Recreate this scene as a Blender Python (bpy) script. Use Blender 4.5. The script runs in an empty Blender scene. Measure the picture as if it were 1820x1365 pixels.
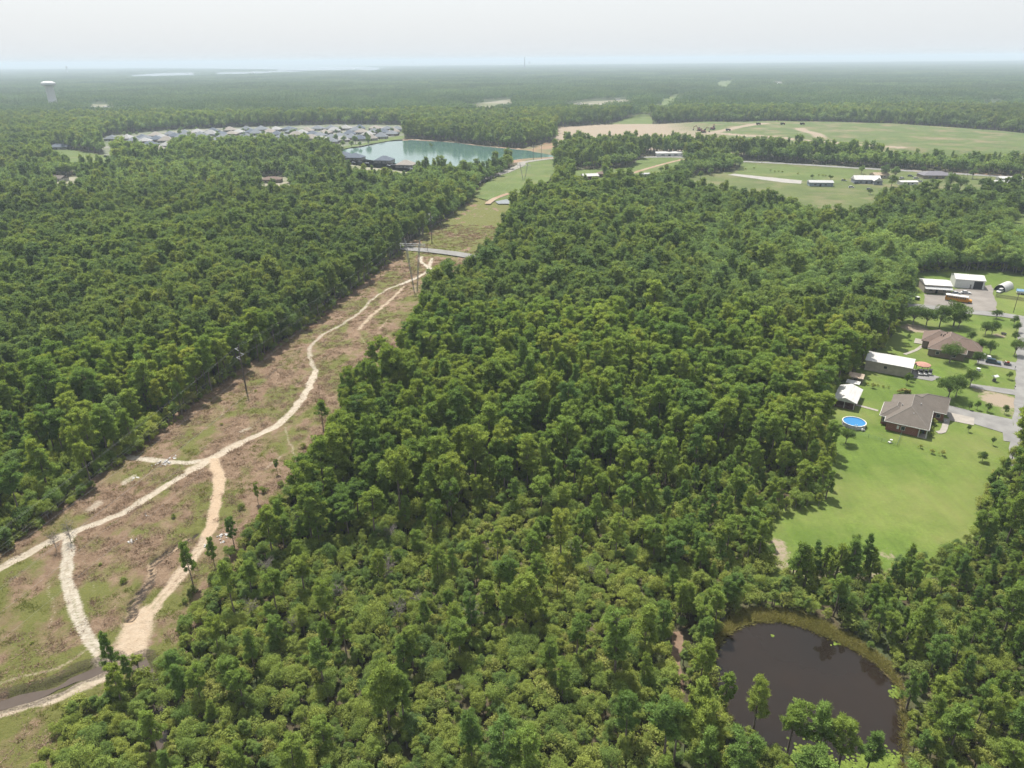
import bpy, bmesh, math, random
import numpy as np
from mathutils import Vector, Matrix

# ------------------------------------------------------------------ camera, sky, sun, exposure
SC = bpy.context.scene
COL = SC.collection
F_PX, CAM_H = 1262.0, 105.0
PITCH, ROLL = math.radians(24.55), math.radians(-0.5)
cam_data = bpy.data.cameras.new('camera')
cam_data.sensor_width = 36.0
cam_data.lens = F_PX / 1820 * 36
cam_data.clip_start = 0.5
cam_data.clip_end = 150000
cam = bpy.data.objects.new('camera', cam_data)
COL.objects.link(cam)
cam.matrix_world = (Matrix.Translation((0, 0, CAM_H)) @ Matrix.Rotation(math.pi / 2 - PITCH, 4, 'X')
                    @ Matrix.Rotation(ROLL, 4, 'Z'))
SC.camera = cam

SUN_EL, SUN_AZ = math.radians(64), math.radians(-24)     # azimuth from +Y, negative = towards -X
sun_vec = Vector((math.sin(SUN_AZ) * math.cos(SUN_EL), math.cos(SUN_AZ) * math.cos(SUN_EL), math.sin(SUN_EL)))
world = bpy.data.worlds.new('World')
SC.world = world
world.use_nodes = True
wn = world.node_tree
wn.nodes.clear()
sky = wn.nodes.new('ShaderNodeTexSky')
sky.sky_type = 'NISHITA'
sky.sun_disc = False
sky.sun_elevation = SUN_EL
sky.sun_rotation = SUN_AZ
sky.altitude = 0
sky.air_density = 1.0
sky.dust_density = 4.0
sky.ozone_density = 1.2
veil = wn.nodes.new('ShaderNodeMix'); veil.data_type = 'RGBA'      # thin milky high cloud over the whole sky
veil.inputs[0].default_value = 0.70
veil.inputs[7].default_value = (8.1, 8.4, 8.7, 1)
wbg = wn.nodes.new('ShaderNodeBackground')
wbg.inputs['Strength'].default_value = 0.050
wout = wn.nodes.new('ShaderNodeOutputWorld')
wn.links.new(sky.outputs[0], veil.inputs[6])
wn.links.new(veil.outputs[2], wbg.inputs['Color'])
wn.links.new(wbg.outputs[0], wout.inputs['Surface'])

sun_data = bpy.data.lights.new('sun', 'SUN')
sun_data.energy = 3.4
sun_data.angle = math.radians(0.8)
sun_data.color = (1.0, 0.95, 0.86)
sun = bpy.data.objects.new('sun', sun_data)
COL.objects.link(sun)
sun.rotation_euler = sun_vec.to_track_quat('Z', 'Y').to_euler()

SC.view_settings.view_transform = 'Standard'
SC.view_settings.look = 'None'
SC.view_settings.gamma = 1.0
SC.view_settings.use_curve_mapping = False
SC.view_settings.exposure = 1.4
SC.cycles.max_bounces = 4
SC.cycles.diffuse_bounces = 3
SC.cycles.glossy_bounces = 2
SC.cycles.transmission_bounces = 3
SC.cycles.transparent_max_bounces = 4
SC.cycles.volume_bounces = 0
SC.cycles.caustics_reflective = False
SC.cycles.caustics_refractive = False
SC.cycles.use_denoising = True
SC.cycles.use_light_tree = False

# ------------------------------------------------------------------ helpers
rnd = random.Random(7)
RNG = np.random.default_rng(11)

def P(px, py, z=0.0):
    """a pixel of the 1820x1365 photograph -> the point of the place at height z that it shows"""
    x = (px - 910) / F_PX
    y = (682.5 - py) / F_PX
    c, s = math.cos(ROLL), math.sin(ROLL)
    x, y = c * x - s * y, s * x + c * y
    cp, sp = math.cos(PITCH), math.sin(PITCH)
    d = (x, cp + y * sp, -sp + y * cp)
    t = (z - CAM_H) / d[2]
    return (d[0] * t, d[1] * t)

def PL(*pts):
    return [P(*p) for p in pts]

def Z4(x, y, h=0.0):                      # pixels of an enlarged cut-out of the yards on the right
    return P(1420 + x / 3.4125, 440 + y / 3.4125, h)

def to_px(X, Y, Z):
    """numpy: world -> pixel"""
    cp, sp = math.cos(PITCH), math.sin(PITCH)
    dz = Z - CAM_H
    depth = Y * cp - dz * sp
    up = Y * sp + dz * cp
    depth = np.where(depth < 1, 1, depth)
    x = X / depth
    y = up / depth
    c, s = math.cos(-ROLL), math.sin(-ROLL)
    x, y = c * x - s * y, s * x + c * y
    return 910 + x * F_PX, 682.5 - y * F_PX, depth

def inside(poly, X, Y):
    r = np.zeros(X.shape, bool)
    n = len(poly)
    j = n - 1
    for i in range(n):
        xi, yi = poly[i]
        xj, yj = poly[j]
        if yi != yj:
            r ^= ((yi > Y) != (yj > Y)) & (X < (xj - xi) * (Y - yi) / (yj - yi) + xi)
        j = i
    return r

def seg_dist(pts, X, Y):
    """distance to a polyline, and the arc position 0..1"""
    best = np.full(X.shape, 1e9)
    for (x0, y0), (x1, y1) in zip(pts[:-1], pts[1:]):
        dx, dy = x1 - x0, y1 - y0
        L = dx * dx + dy * dy + 1e-9
        t = np.clip(((X - x0) * dx + (Y - y0) * dy) / L, 0, 1)
        best = np.minimum(best, np.hypot(X - x0 - t * dx, Y - y0 - t * dy))
    return best

def smooth(a, b, x):
    t = np.clip((x - a) / (b - a), 0, 1)
    return t * t * (3 - 2 * t)

def vnoise(X, Y, scale, seed=0):
    """cheap value noise 0..1"""
    x = X / scale + seed * 17.3
    y = Y / scale - seed * 9.1
    xi, yi = np.floor(x), np.floor(y)
    fx, fy = x - xi, y - yi
    fx = fx * fx * (3 - 2 * fx)
    fy = fy * fy * (3 - 2 * fy)
    def h(a, b):
        v = np.sin(a * 127.1 + b * 311.7 + seed * 74.7) * 43758.5453
        return v - np.floor(v)
    return ((h(xi, yi) * (1 - fx) + h(xi + 1, yi) * fx) * (1 - fy)
            + (h(xi, yi + 1) * (1 - fx) + h(xi + 1, yi + 1) * fx) * fy)

def curve_pts(pts, step=1.5):
    """Catmull-Rom through the points"""
    out = []
    n = len(pts)
    for i in range(n - 1):
        p0, p1, p2, p3 = pts[max(i - 1, 0)], pts[i], pts[i + 1], pts[min(i + 2, n - 1)]
        k = max(2, int(math.dist(p1, p2) / step))
        for a in range(k):
            t = a / k
            out.append(tuple(0.5 * (2 * p1[c] + (p2[c] - p0[c]) * t + (2 * p0[c] - 5 * p1[c] + 4 * p2[c] - p3[c]) * t * t
                             + (3 * p1[c] - p0[c] - 3 * p2[c] + p3[c]) * t ** 3) for c in range(len(p1))))
    out.append(tuple(pts[-1]))
    return out

# ---- materials
MATS = {}
ALB = 0.61        # keeps base colours in step with the exposure

def mat(name, col, rough=0.8, var=0.15, scale=1.0, bump=0.0, metal=0.0, col2=None, spec=0.3, detail=4.0):
    """principled with noise-varied colour (object coordinates)"""
    if name in MATS:
        return MATS[name]
    m = bpy.data.materials.new(name)
    m.use_nodes = True
    nt = m.node_tree
    b = nt.nodes['Principled BSDF']
    b.inputs['Roughness'].default_value = rough
    b.inputs['Metallic'].default_value = metal
    b.inputs['Specular IOR Level'].default_value = spec
    tc = nt.nodes.new('ShaderNodeTexCoord')
    no = nt.nodes.new('ShaderNodeTexNoise')
    no.inputs['Scale'].default_value = scale
    no.inputs['Detail'].default_value = detail
    nt.links.new(tc.outputs['Object'], no.inputs['Vector'])
    col = tuple(c * ALB for c in col)
    if col2: col2 = tuple(c * ALB for c in col2)
    mx = nt.nodes.new('ShaderNodeMix'); mx.data_type = 'RGBA'
    c2 = col2 or tuple(min(1, c * (1 + var)) for c in col)
    c1 = col if col2 else tuple(c * (1 - var) for c in col)
    mx.inputs[6].default_value = (*c1, 1)
    mx.inputs[7].default_value = (*c2, 1)
    rp = nt.nodes.new('ShaderNodeMapRange')
    rp.inputs[1].default_value = 0.35
    rp.inputs[2].default_value = 0.65
    nt.links.new(no.outputs[0], rp.inputs[0])
    nt.links.new(rp.outputs[0], mx.inputs[0])
    nt.links.new(mx.outputs[2], b.inputs['Base Color'])
    if bump:
        bp = nt.nodes.new('ShaderNodeBump')
        bp.inputs['Strength'].default_value = bump
        bp.inputs['Distance'].default_value = 0.05
        nt.links.new(no.outputs[0], bp.inputs['Height'])
        nt.links.new(bp.outputs[0], b.inputs['Normal'])
    MATS[name] = m
    return m

class NT:
    """small node-graph writer"""
    def __init__(s, name):
        s.m = bpy.data.materials.new(name)
        s.m.use_nodes = True
        s.t = s.m.node_tree
        s.b = s.t.nodes['Principled BSDF']
        s.b.inputs['Specular IOR Level'].default_value = 0.2
        s.b.inputs['Roughness'].default_value = 0.9
        s.tc = s.t.nodes.new('ShaderNodeTexCoord').outputs['Object']
        MATS[name] = s.m
    def link(s, a, b): s.t.links.new(a, b)
    def noise(s, scale, detail=4, rough=0.55, lo=0.35, hi=0.65, vec=None, dist=0.0):
        n = s.t.nodes.new('ShaderNodeTexNoise')
        n.inputs['Scale'].default_value = scale
        n.inputs['Detail'].default_value = detail
        n.inputs['Roughness'].default_value = rough
        n.inputs['Distortion'].default_value = dist
        s.link(vec or s.tc, n.inputs['Vector'])
        r = s.t.nodes.new('ShaderNodeMapRange')
        r.inputs[1].default_value = lo
        r.inputs[2].default_value = hi
        s.link(n.outputs[0], r.inputs[0])
        return r.outputs[0]
    def attr(s, name):
        a = s.t.nodes.new('ShaderNodeAttribute')
        a.attribute_name = name
        return a.outputs['Fac']
    def mix(s, f, a, b):
        n = s.t.nodes.new('ShaderNodeMix'); n.data_type = 'RGBA'
        for k, v in ((0, f), (6, a), (7, b)):
            if isinstance(v, (int, float)): n.inputs[k].default_value = v
            elif isinstance(v, tuple): n.inputs[k].default_value = (*(c * ALB for c in v), 1)
            else: s.link(v, n.inputs[k])
        return n.outputs[2]
    def math(s, op, a, b=0.0, c=0.0):
        n = s.t.nodes.new('ShaderNodeMath'); n.operation = op
        for k, v in ((0, a), (1, b), (2, c)):
            if isinstance(v, (int, float)): n.inputs[k].default_value = v
            else: s.link(v, n.inputs[k])
        return n.outputs[0]
    def rng(s, v, lo, hi, a=0.0, b=1.0):
        r = s.t.nodes.new('ShaderNodeMapRange')
        for k, q in ((1, lo), (2, hi), (3, a), (4, b)): r.inputs[k].default_value = q
        s.link(v, r.inputs[0])
        return r.outputs[0]
    def scaled(s, sx, sy, sz, rot=0.0):
        n = s.t.nodes.new('ShaderNodeMapping')
        n.inputs['Scale'].default_value = (sx, sy, sz)
        n.inputs['Rotation'].default_value = (0, 0, rot)
        s.link(s.tc, n.inputs['Vector'])
        return n.outputs[0]
    def color(s, c): s.link(c, s.b.inputs['Base Color'])
    def bump(s, h, strength=0.5, dist=0.1):
        n = s.t.nodes.new('ShaderNodeBump')
        n.inputs['Strength'].default_value = strength
        n.inputs['Distance'].default_value = dist
        s.link(h, n.inputs['Height'])
        s.link(n.outputs[0], s.b.inputs['Normal'])

def leaf_mat(name, cols, trans=0.3, tone=0.45):
    """leaves: diffuse + translucent; the tint differs per plant, per stand and per spray"""
    m = bpy.data.materials.new(name)
    m.use_nodes = True
    t = m.node_tree
    t.nodes.clear()
    oi = t.nodes.new('ShaderNodeObjectInfo')
    no = t.nodes.new('ShaderNodeTexNoise')
    no.inputs['Scale'].default_value = 0.012
    no.inputs['Detail'].default_value = 3
    t.links.new(oi.outputs['Location'], no.inputs['Vector'])
    ad = t.nodes.new('ShaderNodeMath'); ad.operation = 'MULTIPLY_ADD'
    ad.inputs[1].default_value = 0.62
    t.links.new(oi.outputs['Random'], ad.inputs[0])
    mr = t.nodes.new('ShaderNodeMapRange')
    mr.inputs[1].default_value = 0.3; mr.inputs[2].default_value = 0.7
    mr.inputs[3].default_value = 0.0; mr.inputs[4].default_value = 0.38
    t.links.new(no.outputs[0], mr.inputs[0])
    t.links.new(mr.outputs[0], ad.inputs[2])
    rp = t.nodes.new('ShaderNodeValToRGB')
    while len(rp.color_ramp.elements) < len(cols): rp.color_ramp.elements.new(0.5)
    for e, (p, c) in zip(rp.color_ramp.elements, cols):
        e.position = p; e.color = (*c, 1)
    t.links.new(ad.outputs[0], rp.inputs[0])
    at = t.nodes.new('ShaderNodeAttribute'); at.attribute_name = 'tone'
    m2 = t.nodes.new('ShaderNodeMapRange')
    m2.inputs[3].default_value = 1 - tone; m2.inputs[4].default_value = 1 + tone
    t.links.new(at.outputs['Fac'], m2.inputs[0])
    big = t.nodes.new('ShaderNodeTexNoise')            # stands of different age and kind
    big.inputs['Scale'].default_value = 0.0028; big.inputs['Detail'].default_value = 4
    t.links.new(oi.outputs['Location'], big.inputs['Vector'])
    mb_ = t.nodes.new('ShaderNodeMapRange')
    for q, v in ((1, .32), (2, .68), (3, .78), (4, 1.2)): mb_.inputs[q].default_value = v
    t.links.new(big.outputs[0], mb_.inputs[0])
    pr = t.nodes.new('ShaderNodeMath'); pr.operation = 'MULTIPLY'
    t.links.new(m2.outputs[0], pr.inputs[0]); t.links.new(mb_.outputs[0], pr.inputs[1])
    mu = t.nodes.new('ShaderNodeVectorMath'); mu.operation = 'SCALE'
    t.links.new(rp.outputs[0], mu.inputs[0])
    t.links.new(pr.outputs[0], mu.inputs['Scale'])
    d = t.nodes.new('ShaderNodeBsdfDiffuse')
    tr = t.nodes.new('ShaderNodeBsdfTranslucent')
    yl = t.nodes.new('ShaderNodeVectorMath'); yl.operation = 'MULTIPLY'
    yl.inputs[1].default_value = (1.25, 1.15, 0.6)
    t.links.new(mu.outputs[0], d.inputs[0])
    t.links.new(mu.outputs[0], yl.inputs[0])
    t.links.new(yl.outputs[0], tr.inputs[0])
    mx = t.nodes.new('ShaderNodeMixShader'); mx.inputs[0].default_value = trans
    t.links.new(d.outputs[0], mx.inputs[1])
    t.links.new(tr.outputs[0], mx.inputs[2])
    o = t.nodes.new('ShaderNodeOutputMaterial')
    t.links.new(mx.outputs[0], o.inputs[0])
    MATS[name] = m
    return m

# ---- objects
def tag(o, label=None, cat=None, group=None, kind=None):
    if label: o['label'] = label
    if cat: o['category'] = cat
    if group: o['group'] = group
    if kind: o['kind'] = kind
    return o

def empty(name, loc, rz=0.0, label=None, cat=None, group=None):
    o = bpy.data.objects.new(name, None)
    o.empty_display_size = 0.5
    o.location = loc if len(loc) == 3 else (loc[0], loc[1], 0)
    o.rotation_euler = (0, 0, rz)
    COL.objects.link(o)
    return tag(o, label, cat, group)

def mk_mesh(name, V, tris, mats, mi=None, tone=None):
    V = np.asarray(V, np.float32)
    T = np.asarray(tris, np.int32)
    me = bpy.data.meshes.new(name)
    k = T.shape[1]
    me.vertices.add(len(V)); me.vertices.foreach_set('co', V.ravel())
    me.loops.add(T.size); me.loops.foreach_set('vertex_index', T.ravel())
    me.polygons.add(len(T))
    me.polygons.foreach_set('loop_start', np.arange(0, T.size, k, dtype=np.int32))
    me.polygons.foreach_set('loop_total', np.full(len(T), k, np.int32))
    if mi is not None: me.polygons.foreach_set('material_index', np.asarray(mi, np.int32))
    for m in mats: me.materials.append(m)
    if tone is not None:
        a = me.attributes.new('tone', 'FLOAT', 'POINT')
        a.data.foreach_set('value', np.asarray(tone, np.float32))
    me.update(calc_edges=True)
    return me

def mobj(name, me, parent=None, loc=None):
    o = bpy.data.objects.new(name, me)
    if loc is not None: o.location = loc
    if parent: o.parent = parent
    COL.objects.link(o)
    return o

class MB:
    """collects boxes, prisms, tubes and roofs; build() links them as ONE mesh object"""
    def __init__(s): s.v, s.f = [], []
    def add(s, vs, fs):
        n = len(s.v)
        s.v += [tuple(v) for v in vs]
        s.f += [tuple(i + n for i in f) for f in fs]
        return s
    def box(s, x0, y0, z0, x1, y1, z1):
        vs = [(x, y, z) for z in (z0, z1) for x, y in ((x0, y0), (x1, y0), (x1, y1), (x0, y1))]
        return s.add(vs, [(3, 2, 1, 0), (4, 5, 6, 7), (0, 1, 5, 4), (1, 2, 6, 5), (2, 3, 7, 6), (3, 0, 4, 7)])
    def prism(s, prof, a0, a1, axis='x'):
        """profile of (p,z) extruded along an axis"""
        n = len(prof)
        vs = []
        for a in (a0, a1):
            for p, z in prof: vs.append((a, p, z) if axis == 'x' else (p, a, z))
        fs = [tuple(range(n))[::-1], tuple(range(n, 2 * n))]
        for i in range(n):
            j = (i + 1) % n
            fs.append((i, j, n + j, n + i))
        return s.add(vs, fs)
    def tube(s, pts, r, n=6, cap=True):
        pts = [Vector(p) for p in pts]
        rr = r if isinstance(r, (list, tuple)) else [r] * len(pts)
        vs, fs = [], []
        for i, p in enumerate(pts):
            d = (pts[min(i + 1, len(pts) - 1)] - pts[max(i - 1, 0)]).normalized()
            a = d.cross(Vector((0, 0, 1)) if abs(d.z) < 0.9 else Vector((1, 0, 0))).normalized()
            b = d.cross(a)
            for k in range(n):
                t = 2 * math.pi * k / n
                vs.append(p + (a * math.cos(t) + b * math.sin(t)) * rr[i])
        for i in range(len(pts) - 1):
            for k in range(n):
                l = (k + 1) % n
                fs.append((i * n + k, i * n + l, (i + 1) * n + l, (i + 1) * n + k))
        if cap:
            fs.append(tuple(range(n))[::-1])
            fs.append(tuple((len(pts) - 1) * n + k for k in range(n)))
        return s.add(vs, fs)
    def lathe(s, prof, n=24, cx=0, cy=0, close=False):
        vs, fs = [], []
        for r, z in prof:
            for k in range(n):
                t = 2 * math.pi * k / n
                vs.append((cx + r * math.cos(t), cy + r * math.sin(t), z))
        m = len(prof)
        for i in range(m if close else m - 1):
            j = (i + 1) % m
            for k in range(n):
                l = (k + 1) % n
                fs.append((i * n + k, i * n + l, j * n + l, j * n + k))
        return s.add(vs, fs)
    def roof(s, x0, y0, x1, y1, z0, z1, axis='x', ends=('hip', 'hip'), th=0.18):
        """hip or gable roof solid; ridge along axis"""
        if axis == 'x':
            half = (y1 - y0) / 2
            ins = [min(half, (x1 - x0) * 0.48) if e == 'hip' else 0 for e in ends]
            ra, rb = (x0 + ins[0], (y0 + y1) / 2), (x1 - ins[1], (y0 + y1) / 2)
        else:
            half = (x1 - x0) / 2
            ins = [min(half, (y1 - y0) * 0.48) if e == 'hip' else 0 for e in ends]
            ra, rb = ((x0 + x1) / 2, y0 + ins[0]), ((x0 + x1) / 2, y1 - ins[1])
        c = [(x0, y0), (x1, y0), (x1, y1), (x0, y1)]
        vs = [(*p, z0 - th) for p in c] + [(*p, z0) for p in c] + [(*ra, z1), (*rb, z1)]
        fs = [(3, 2, 1, 0), (0, 1, 5, 4), (1, 2, 6, 5), (2, 3, 7, 6), (3, 0, 4, 7)]
        if axis == 'x': fs += [(4, 5, 9, 8), (5, 6, 9), (6, 7, 8, 9), (7, 4, 8)]
        else: fs += [(4, 5, 8), (5, 6, 9, 8), (6, 7, 9), (7, 4, 8, 9)]
        return s.add(vs, fs)
    def mesh(s, name, m, smooth_=False):
        me = bpy.data.meshes.new(name)
        me.from_pydata([tuple(v) for v in s.v], [], s.f)
        me.materials.append(m)
        if smooth_:
            for p in me.polygons: p.use_smooth = True
        me.update()
        return me
    def build(s, name, m, parent=None, loc=None, smooth_=False):
        return mobj(name, s.mesh(name, m, smooth_), parent, loc)

def copy_tree(o, parent=None):
    c = o.copy()
    COL.objects.link(c)
    c.parent = parent
    for ch in o.children: copy_tree(ch, c)
    return c

def sheet(name, poly, z, m, kind='structure', rag=0.0, step=4.0):
    """flat ground sheet from a polygon of world points, its outline roughened"""
    pts = []
    n = len(poly)
    for i in range(n):
        a, b = poly[i], poly[(i + 1) % n]
        k = max(1, int(math.dist(a, b) / step)) if rag else 1
        for q in range(k):
            t = q / k
            j = rag if q else 0
            pts.append((a[0] + (b[0] - a[0]) * t + rnd.uniform(-j, j), a[1] + (b[1] - a[1]) * t + rnd.uniform(-j, j)))
    bm = bmesh.new()
    f = bm.faces.new([bm.verts.new((x, y, 0)) for x, y in pts])
    if f.normal.z < 0: f.normal_flip()
    bm.normal_update()
    if f.normal.z < 0: f.normal_flip()
    bmesh.ops.triangulate(bm, faces=bm.faces[:])
    me = bpy.data.meshes.new(name)
    bm.to_mesh(me); bm.free()
    me.materials.append(m)
    o = mobj(name, me, None, (0, 0, z))
    tag(o, kind=kind)
    return o

def ribbon(name, pts, w, z, m, kind='structure'):
    pts = curve_pts(pts, 4.0)
    vs, fs = [], []
    for i, p in enumerate(pts):
        a, b = pts[max(i - 1, 0)], pts[min(i + 1, len(pts) - 1)]
        d = math.dist(a, b) or 1
        nx, ny = -(b[1] - a[1]) / d, (b[0] - a[0]) / d
        j = rnd.uniform(-0.06, 0.06) * w
        vs += [(p[0] + nx * (w / 2 + j), p[1] + ny * (w / 2 + j), 0), (p[0] - nx * (w / 2 - j * .5), p[1] - ny * (w / 2 - j * .5), 0)]
        if i: fs.append((2 * i - 2, 2 * i - 1, 2 * i + 1, 2 * i))
    me = bpy.data.meshes.new(name)
    me.from_pydata(vs, [], fs)
    me.materials.append(m)
    return tag(mobj(name, me, None, (0, 0, z)), kind=kind)

def grid_terrain(name, X, Y, Z, m, attrs, keep=None):
    """X,Y,Z are 2-d arrays; attrs are point floats"""
    h, w = X.shape
    idx = np.arange(h * w).reshape(h, w)
    Q = np.stack([idx[:-1, :-1], idx[:-1, 1:], idx[1:, 1:], idx[1:, :-1]], -1).reshape(-1, 4)
    if keep is not None:
        kf = keep[:-1, :-1] | keep[1:, 1:] | keep[:-1, 1:] | keep[1:, :-1]
        Q = Q[kf.ravel()]
    me = mk_mesh(name, np.stack([X, Y, Z], -1).reshape(-1, 3), Q, [m])
    for k, v in attrs.items():
        a = me.attributes.new(k, 'FLOAT', 'POINT')
        a.data.foreach_set('value', v.astype(np.float32).ravel())
    me.polygons.foreach_set('use_smooth', np.ones(len(me.polygons), bool))
    o = mobj(name, me)
    tag(o, kind='structure')
    return o
# ------------------------------------------------------------------ open ground: where no trees stand
CORRIDOR = PL((-80, 1060), (0, 1002), (60, 952), (150, 890), (215, 832), (300, 767), (385, 694), (470, 642), (560, 577),
              (640, 512), (712, 457), (716, 441), (745, 430), (790, 396), (833, 364), (838, 350), (862, 328), (890, 314),
              (905, 303), (908, 285), (985, 279), (988, 300), (982, 316, 16), (932, 330, 17), (912, 345, 17), (896, 380, 17),
              (872, 416, 17), (848, 442, 16), (824, 466, 14), (800, 480, 12), (775, 500, 12), (748, 545, 12), (722, 580, 12), (690, 616, 12), (640, 640, 12), (618, 690, 12),
              (602, 735, 7), (560, 785, 5), (514, 850, 4.5), (458, 905, 4.5), (408, 962, 4.5), (356, 1050, 4.5), (302, 1125, 4),
              (270, 1172, 4), (245, 1187), (210, 1222, 3), (175, 1232, 4), (120, 1240, 4), (95, 1272, 4), (85, 1310, 3),
              (40, 1380, 2), (-60, 1480))
EDGE_TALL = PL((608, 735), (608, 735, 13), (566, 785, 13), (520, 850, 12), (468, 905, 12), (418, 962, 11), (366, 1050, 11), (312, 1125, 10), (276, 1172, 9), (240, 1187), (350, 1000), (480, 820))
YARD_TALL = PL((1335, 1015, 13), (1345, 965, 10), (1385, 914), (1440, 903), (1488, 873, 2), (1494, 800, 16), (1490, 690, 16), (1475, 670, 16), (1600, 650), (1800, 780), (1768, 842, 13), (1754, 908, 13), (1692, 942, 13), (1612, 966, 13), (1562, 1008, 12), (1500, 1000, 12), (1440, 1004, 12))
POND_TALL = PL((1262, 1172), (1258, 1226, 6), (1280, 1290, 9), (1318, 1330, 10), (1378, 1368, 10), (1400, 1400), (1500, 1250))
YARDS = PL((1374, 945, 3), (1388, 918), (1440, 906), (1486, 876, 2), (1492, 800, 14), (1488, 690, 14), (1472, 670, 14), (1530, 600, 14), (1585, 560, 14),
           (1612, 520, 14), (1622, 486), (1760, 480), (1830, 492), (2080, 520), (2080, 800), (1830, 776, 6),
           (1795, 785, 6), (1760, 840, 8), (1748, 905, 8), (1690, 935, 8), (1610, 960, 8), (1560, 1002, 8), (1500, 992, 8), (1440, 996, 8),
           (1380, 990, 8))
POND = PL((1262, 1172), (1285, 1135), (1320, 1110), (1385, 1104), (1440, 1120), (1500, 1148), (1555, 1178), (1598, 1222),
          (1606, 1290), (1600, 1400), (1410, 1400), (1385, 1345), (1330, 1315), (1298, 1285), (1270, 1225))
POND_BANK = PL((1254, 1178), (1276, 1122), (1310, 1086), (1390, 1082), (1455, 1102), (1525, 1138), (1572, 1174), (1604, 1218),
               (1611, 1290), (1605, 1420), (1404, 1420), (1383, 1352), (1326, 1320), (1292, 1288), (1263, 1226))
TRAIL = PL((1196, 1110, 2), (1214, 1108, 2), (1212, 1250), (1194, 1250))
SAND_STRIP = PL((1376, 985, 1), (1386, 1010), (1440, 1028), (1500, 1035), (1560, 1040), (1600, 1030), (1560, 1005, 1), (1480, 1000, 1), (1400, 985, 1))
RIGHT_TRAIL = PL((1812, 1010, 1), (1840, 1000), (1840, 1090), (1812, 1080))
CREEK_R = PL((243, 1186), (264, 1180), (280, 1212), (292, 1250), (296, 1300), (299, 1352), (285, 1352), (282, 1300), (278, 1255), (262, 1218))
LAKE = PL((597, 268), (640, 262), (690, 252), (730, 249), (800, 253), (870, 261), (930, 267), (985, 276), (985, 279), (945, 281), (905, 286),
          (862, 300), (800, 302), (745, 298), (700, 290), (640, 281))
LAKE_CLEAR = PL((595, 266), (640, 260), (690, 250), (730, 247), (800, 252), (870, 260), (930, 264), (985, 272), (990, 282), (905, 290),
                (862, 284, 15), (800, 284, 15), (745, 281, 15), (700, 278, 14), (640, 275, 12), (600, 271, 10))
BANK = PL((918, 266), (990, 250), (1008, 243), (1010, 262), (990, 283), (905, 287), (905, 280), (960, 277))
ESTATE = PL((178, 250), (190, 241), (300, 231), (450, 225), (600, 221), (712, 222), (722, 236), (716, 250), (690, 255),
            (640, 264), (600, 270, 4), (580, 258, 13), (540, 252, 13), (470, 253, 13), (400, 250, 13), (390, 256, 13), (315, 254, 13), (303, 270, 13), (262, 270, 13), (252, 260, 13), (182, 260, 13))
LAKE_HOUSES = PL((600, 276), (690, 284), (740, 296), (738, 301, 14), (690, 298, 14), (615, 292, 14))
LEFT_LAWN = PL((85, 262), (140, 268), (205, 279), (202, 287, 13), (140, 285, 13), (92, 274, 13))
LEFT_YARD = PL((92, 316), (140, 312), (146, 326, 14), (92, 330, 14))
MID_YARD = PL((455, 314), (515, 314), (520, 327, 14), (460, 328, 14))
FIELDS = PL((1290, 283), (1400, 289), (1510, 296), (1620, 302), (1720, 308), (1860, 317), (1860, 335), (1800, 345), (1740, 340, 9), (1650, 344, 9),
            (1600, 336, 10), (1568, 348, 12), (1540, 376, 12), (1510, 378, 12), (1450, 366, 12), (1350, 345, 12), (1290, 333, 12), (1240, 327, 12),
            (1210, 322, 12), (1225, 312), (1300, 305), (1320, 297), (1300, 290))
SIDE_FIELD = PL((1795, 365, 10), (1840, 360), (1840, 410, 10), (1790, 402, 10))
MID_GLADE = PL((1660, 366, 9), (1690, 358, 9), (1735, 358), (1730, 372, 9), (1670, 378, 9))
PASTURE = PL((1078, 303), (1120, 296), (1142, 279), (1215, 279), (1222, 300), (1150, 316, 10), (1080, 314, 10))
GLADE = PL((1015, 302), (1070, 300), (1078, 320, 14), (1022, 321, 14))
ROADCUT = PL((1140, 277), (1212, 276), (1300, 282), (1300, 290), (1212, 284), (1140, 285))
LANDFILL = PL((985, 246), (990, 226), (1080, 221), (1140, 221), (1240, 219), (1450, 219), (1600, 224), (1700, 229), (1820, 238), (1960, 252),
              (1960, 272, 20), (1820, 262, 20), (1700, 258, 20), (1600, 255, 20), (1500, 249, 20), (1400, 245, 20), (1300, 242, 20), (1200, 238, 20),
              (1100, 236, 20), (1000, 248, 12))
ROW3 = PL((1062, 226), (1078, 222), (1128, 206), (1146, 200), (1166, 201, 14), (1136, 222, 14), (1100, 232, 10))
ROW4 = PL((1158, 191), (1186, 173), (1208, 163), (1222, 164, 14), (1208, 184, 14), (1180, 198, 14), (1160, 198, 12))
ROW5 = PL((1262, 153), (1288, 140), (1308, 135), (1318, 136, 14), (1300, 150, 14), (1272, 158, 14))
FAR_CLEAR = [PL((815, 190), (905, 176), (925, 180, 13), (842, 197, 13)), PL((990, 188), (1045, 180), (1120, 176), (1128, 182, 13), (1040, 191, 13)),
             PL((8, 182), (42, 182), (44, 189, 13), (6, 189, 13)), PL((152, 185), (202, 185), (204, 190.5, 13), (152, 190.5, 13)), PL((655, 168), (675, 168), (676, 173, 13), (654, 173, 13)),
             PL((1740, 180), (1785, 180), (1788, 187, 13), (1738, 187, 13)), PL((1370, 145), (1400, 145), (1402, 150, 13), (1368, 150, 13))]
BAYS = [PL((195, 119.5), (440, 117.5), (640, 119), (690, 121), (678, 126, 10), (560, 126, 10), (470, 124, 10), (330, 122.5, 10), (200, 121.5, 10)),
        PL((228, 134), (270, 131), (352, 129), (366, 131, 10), (330, 135, 10), (270, 136.5, 10), (230, 136, 10)),
        PL((365, 130), (450, 128), (520, 125), (570, 126), (540, 129, 10), (480, 131, 10), (430, 132, 10), (368, 134, 10))]
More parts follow.
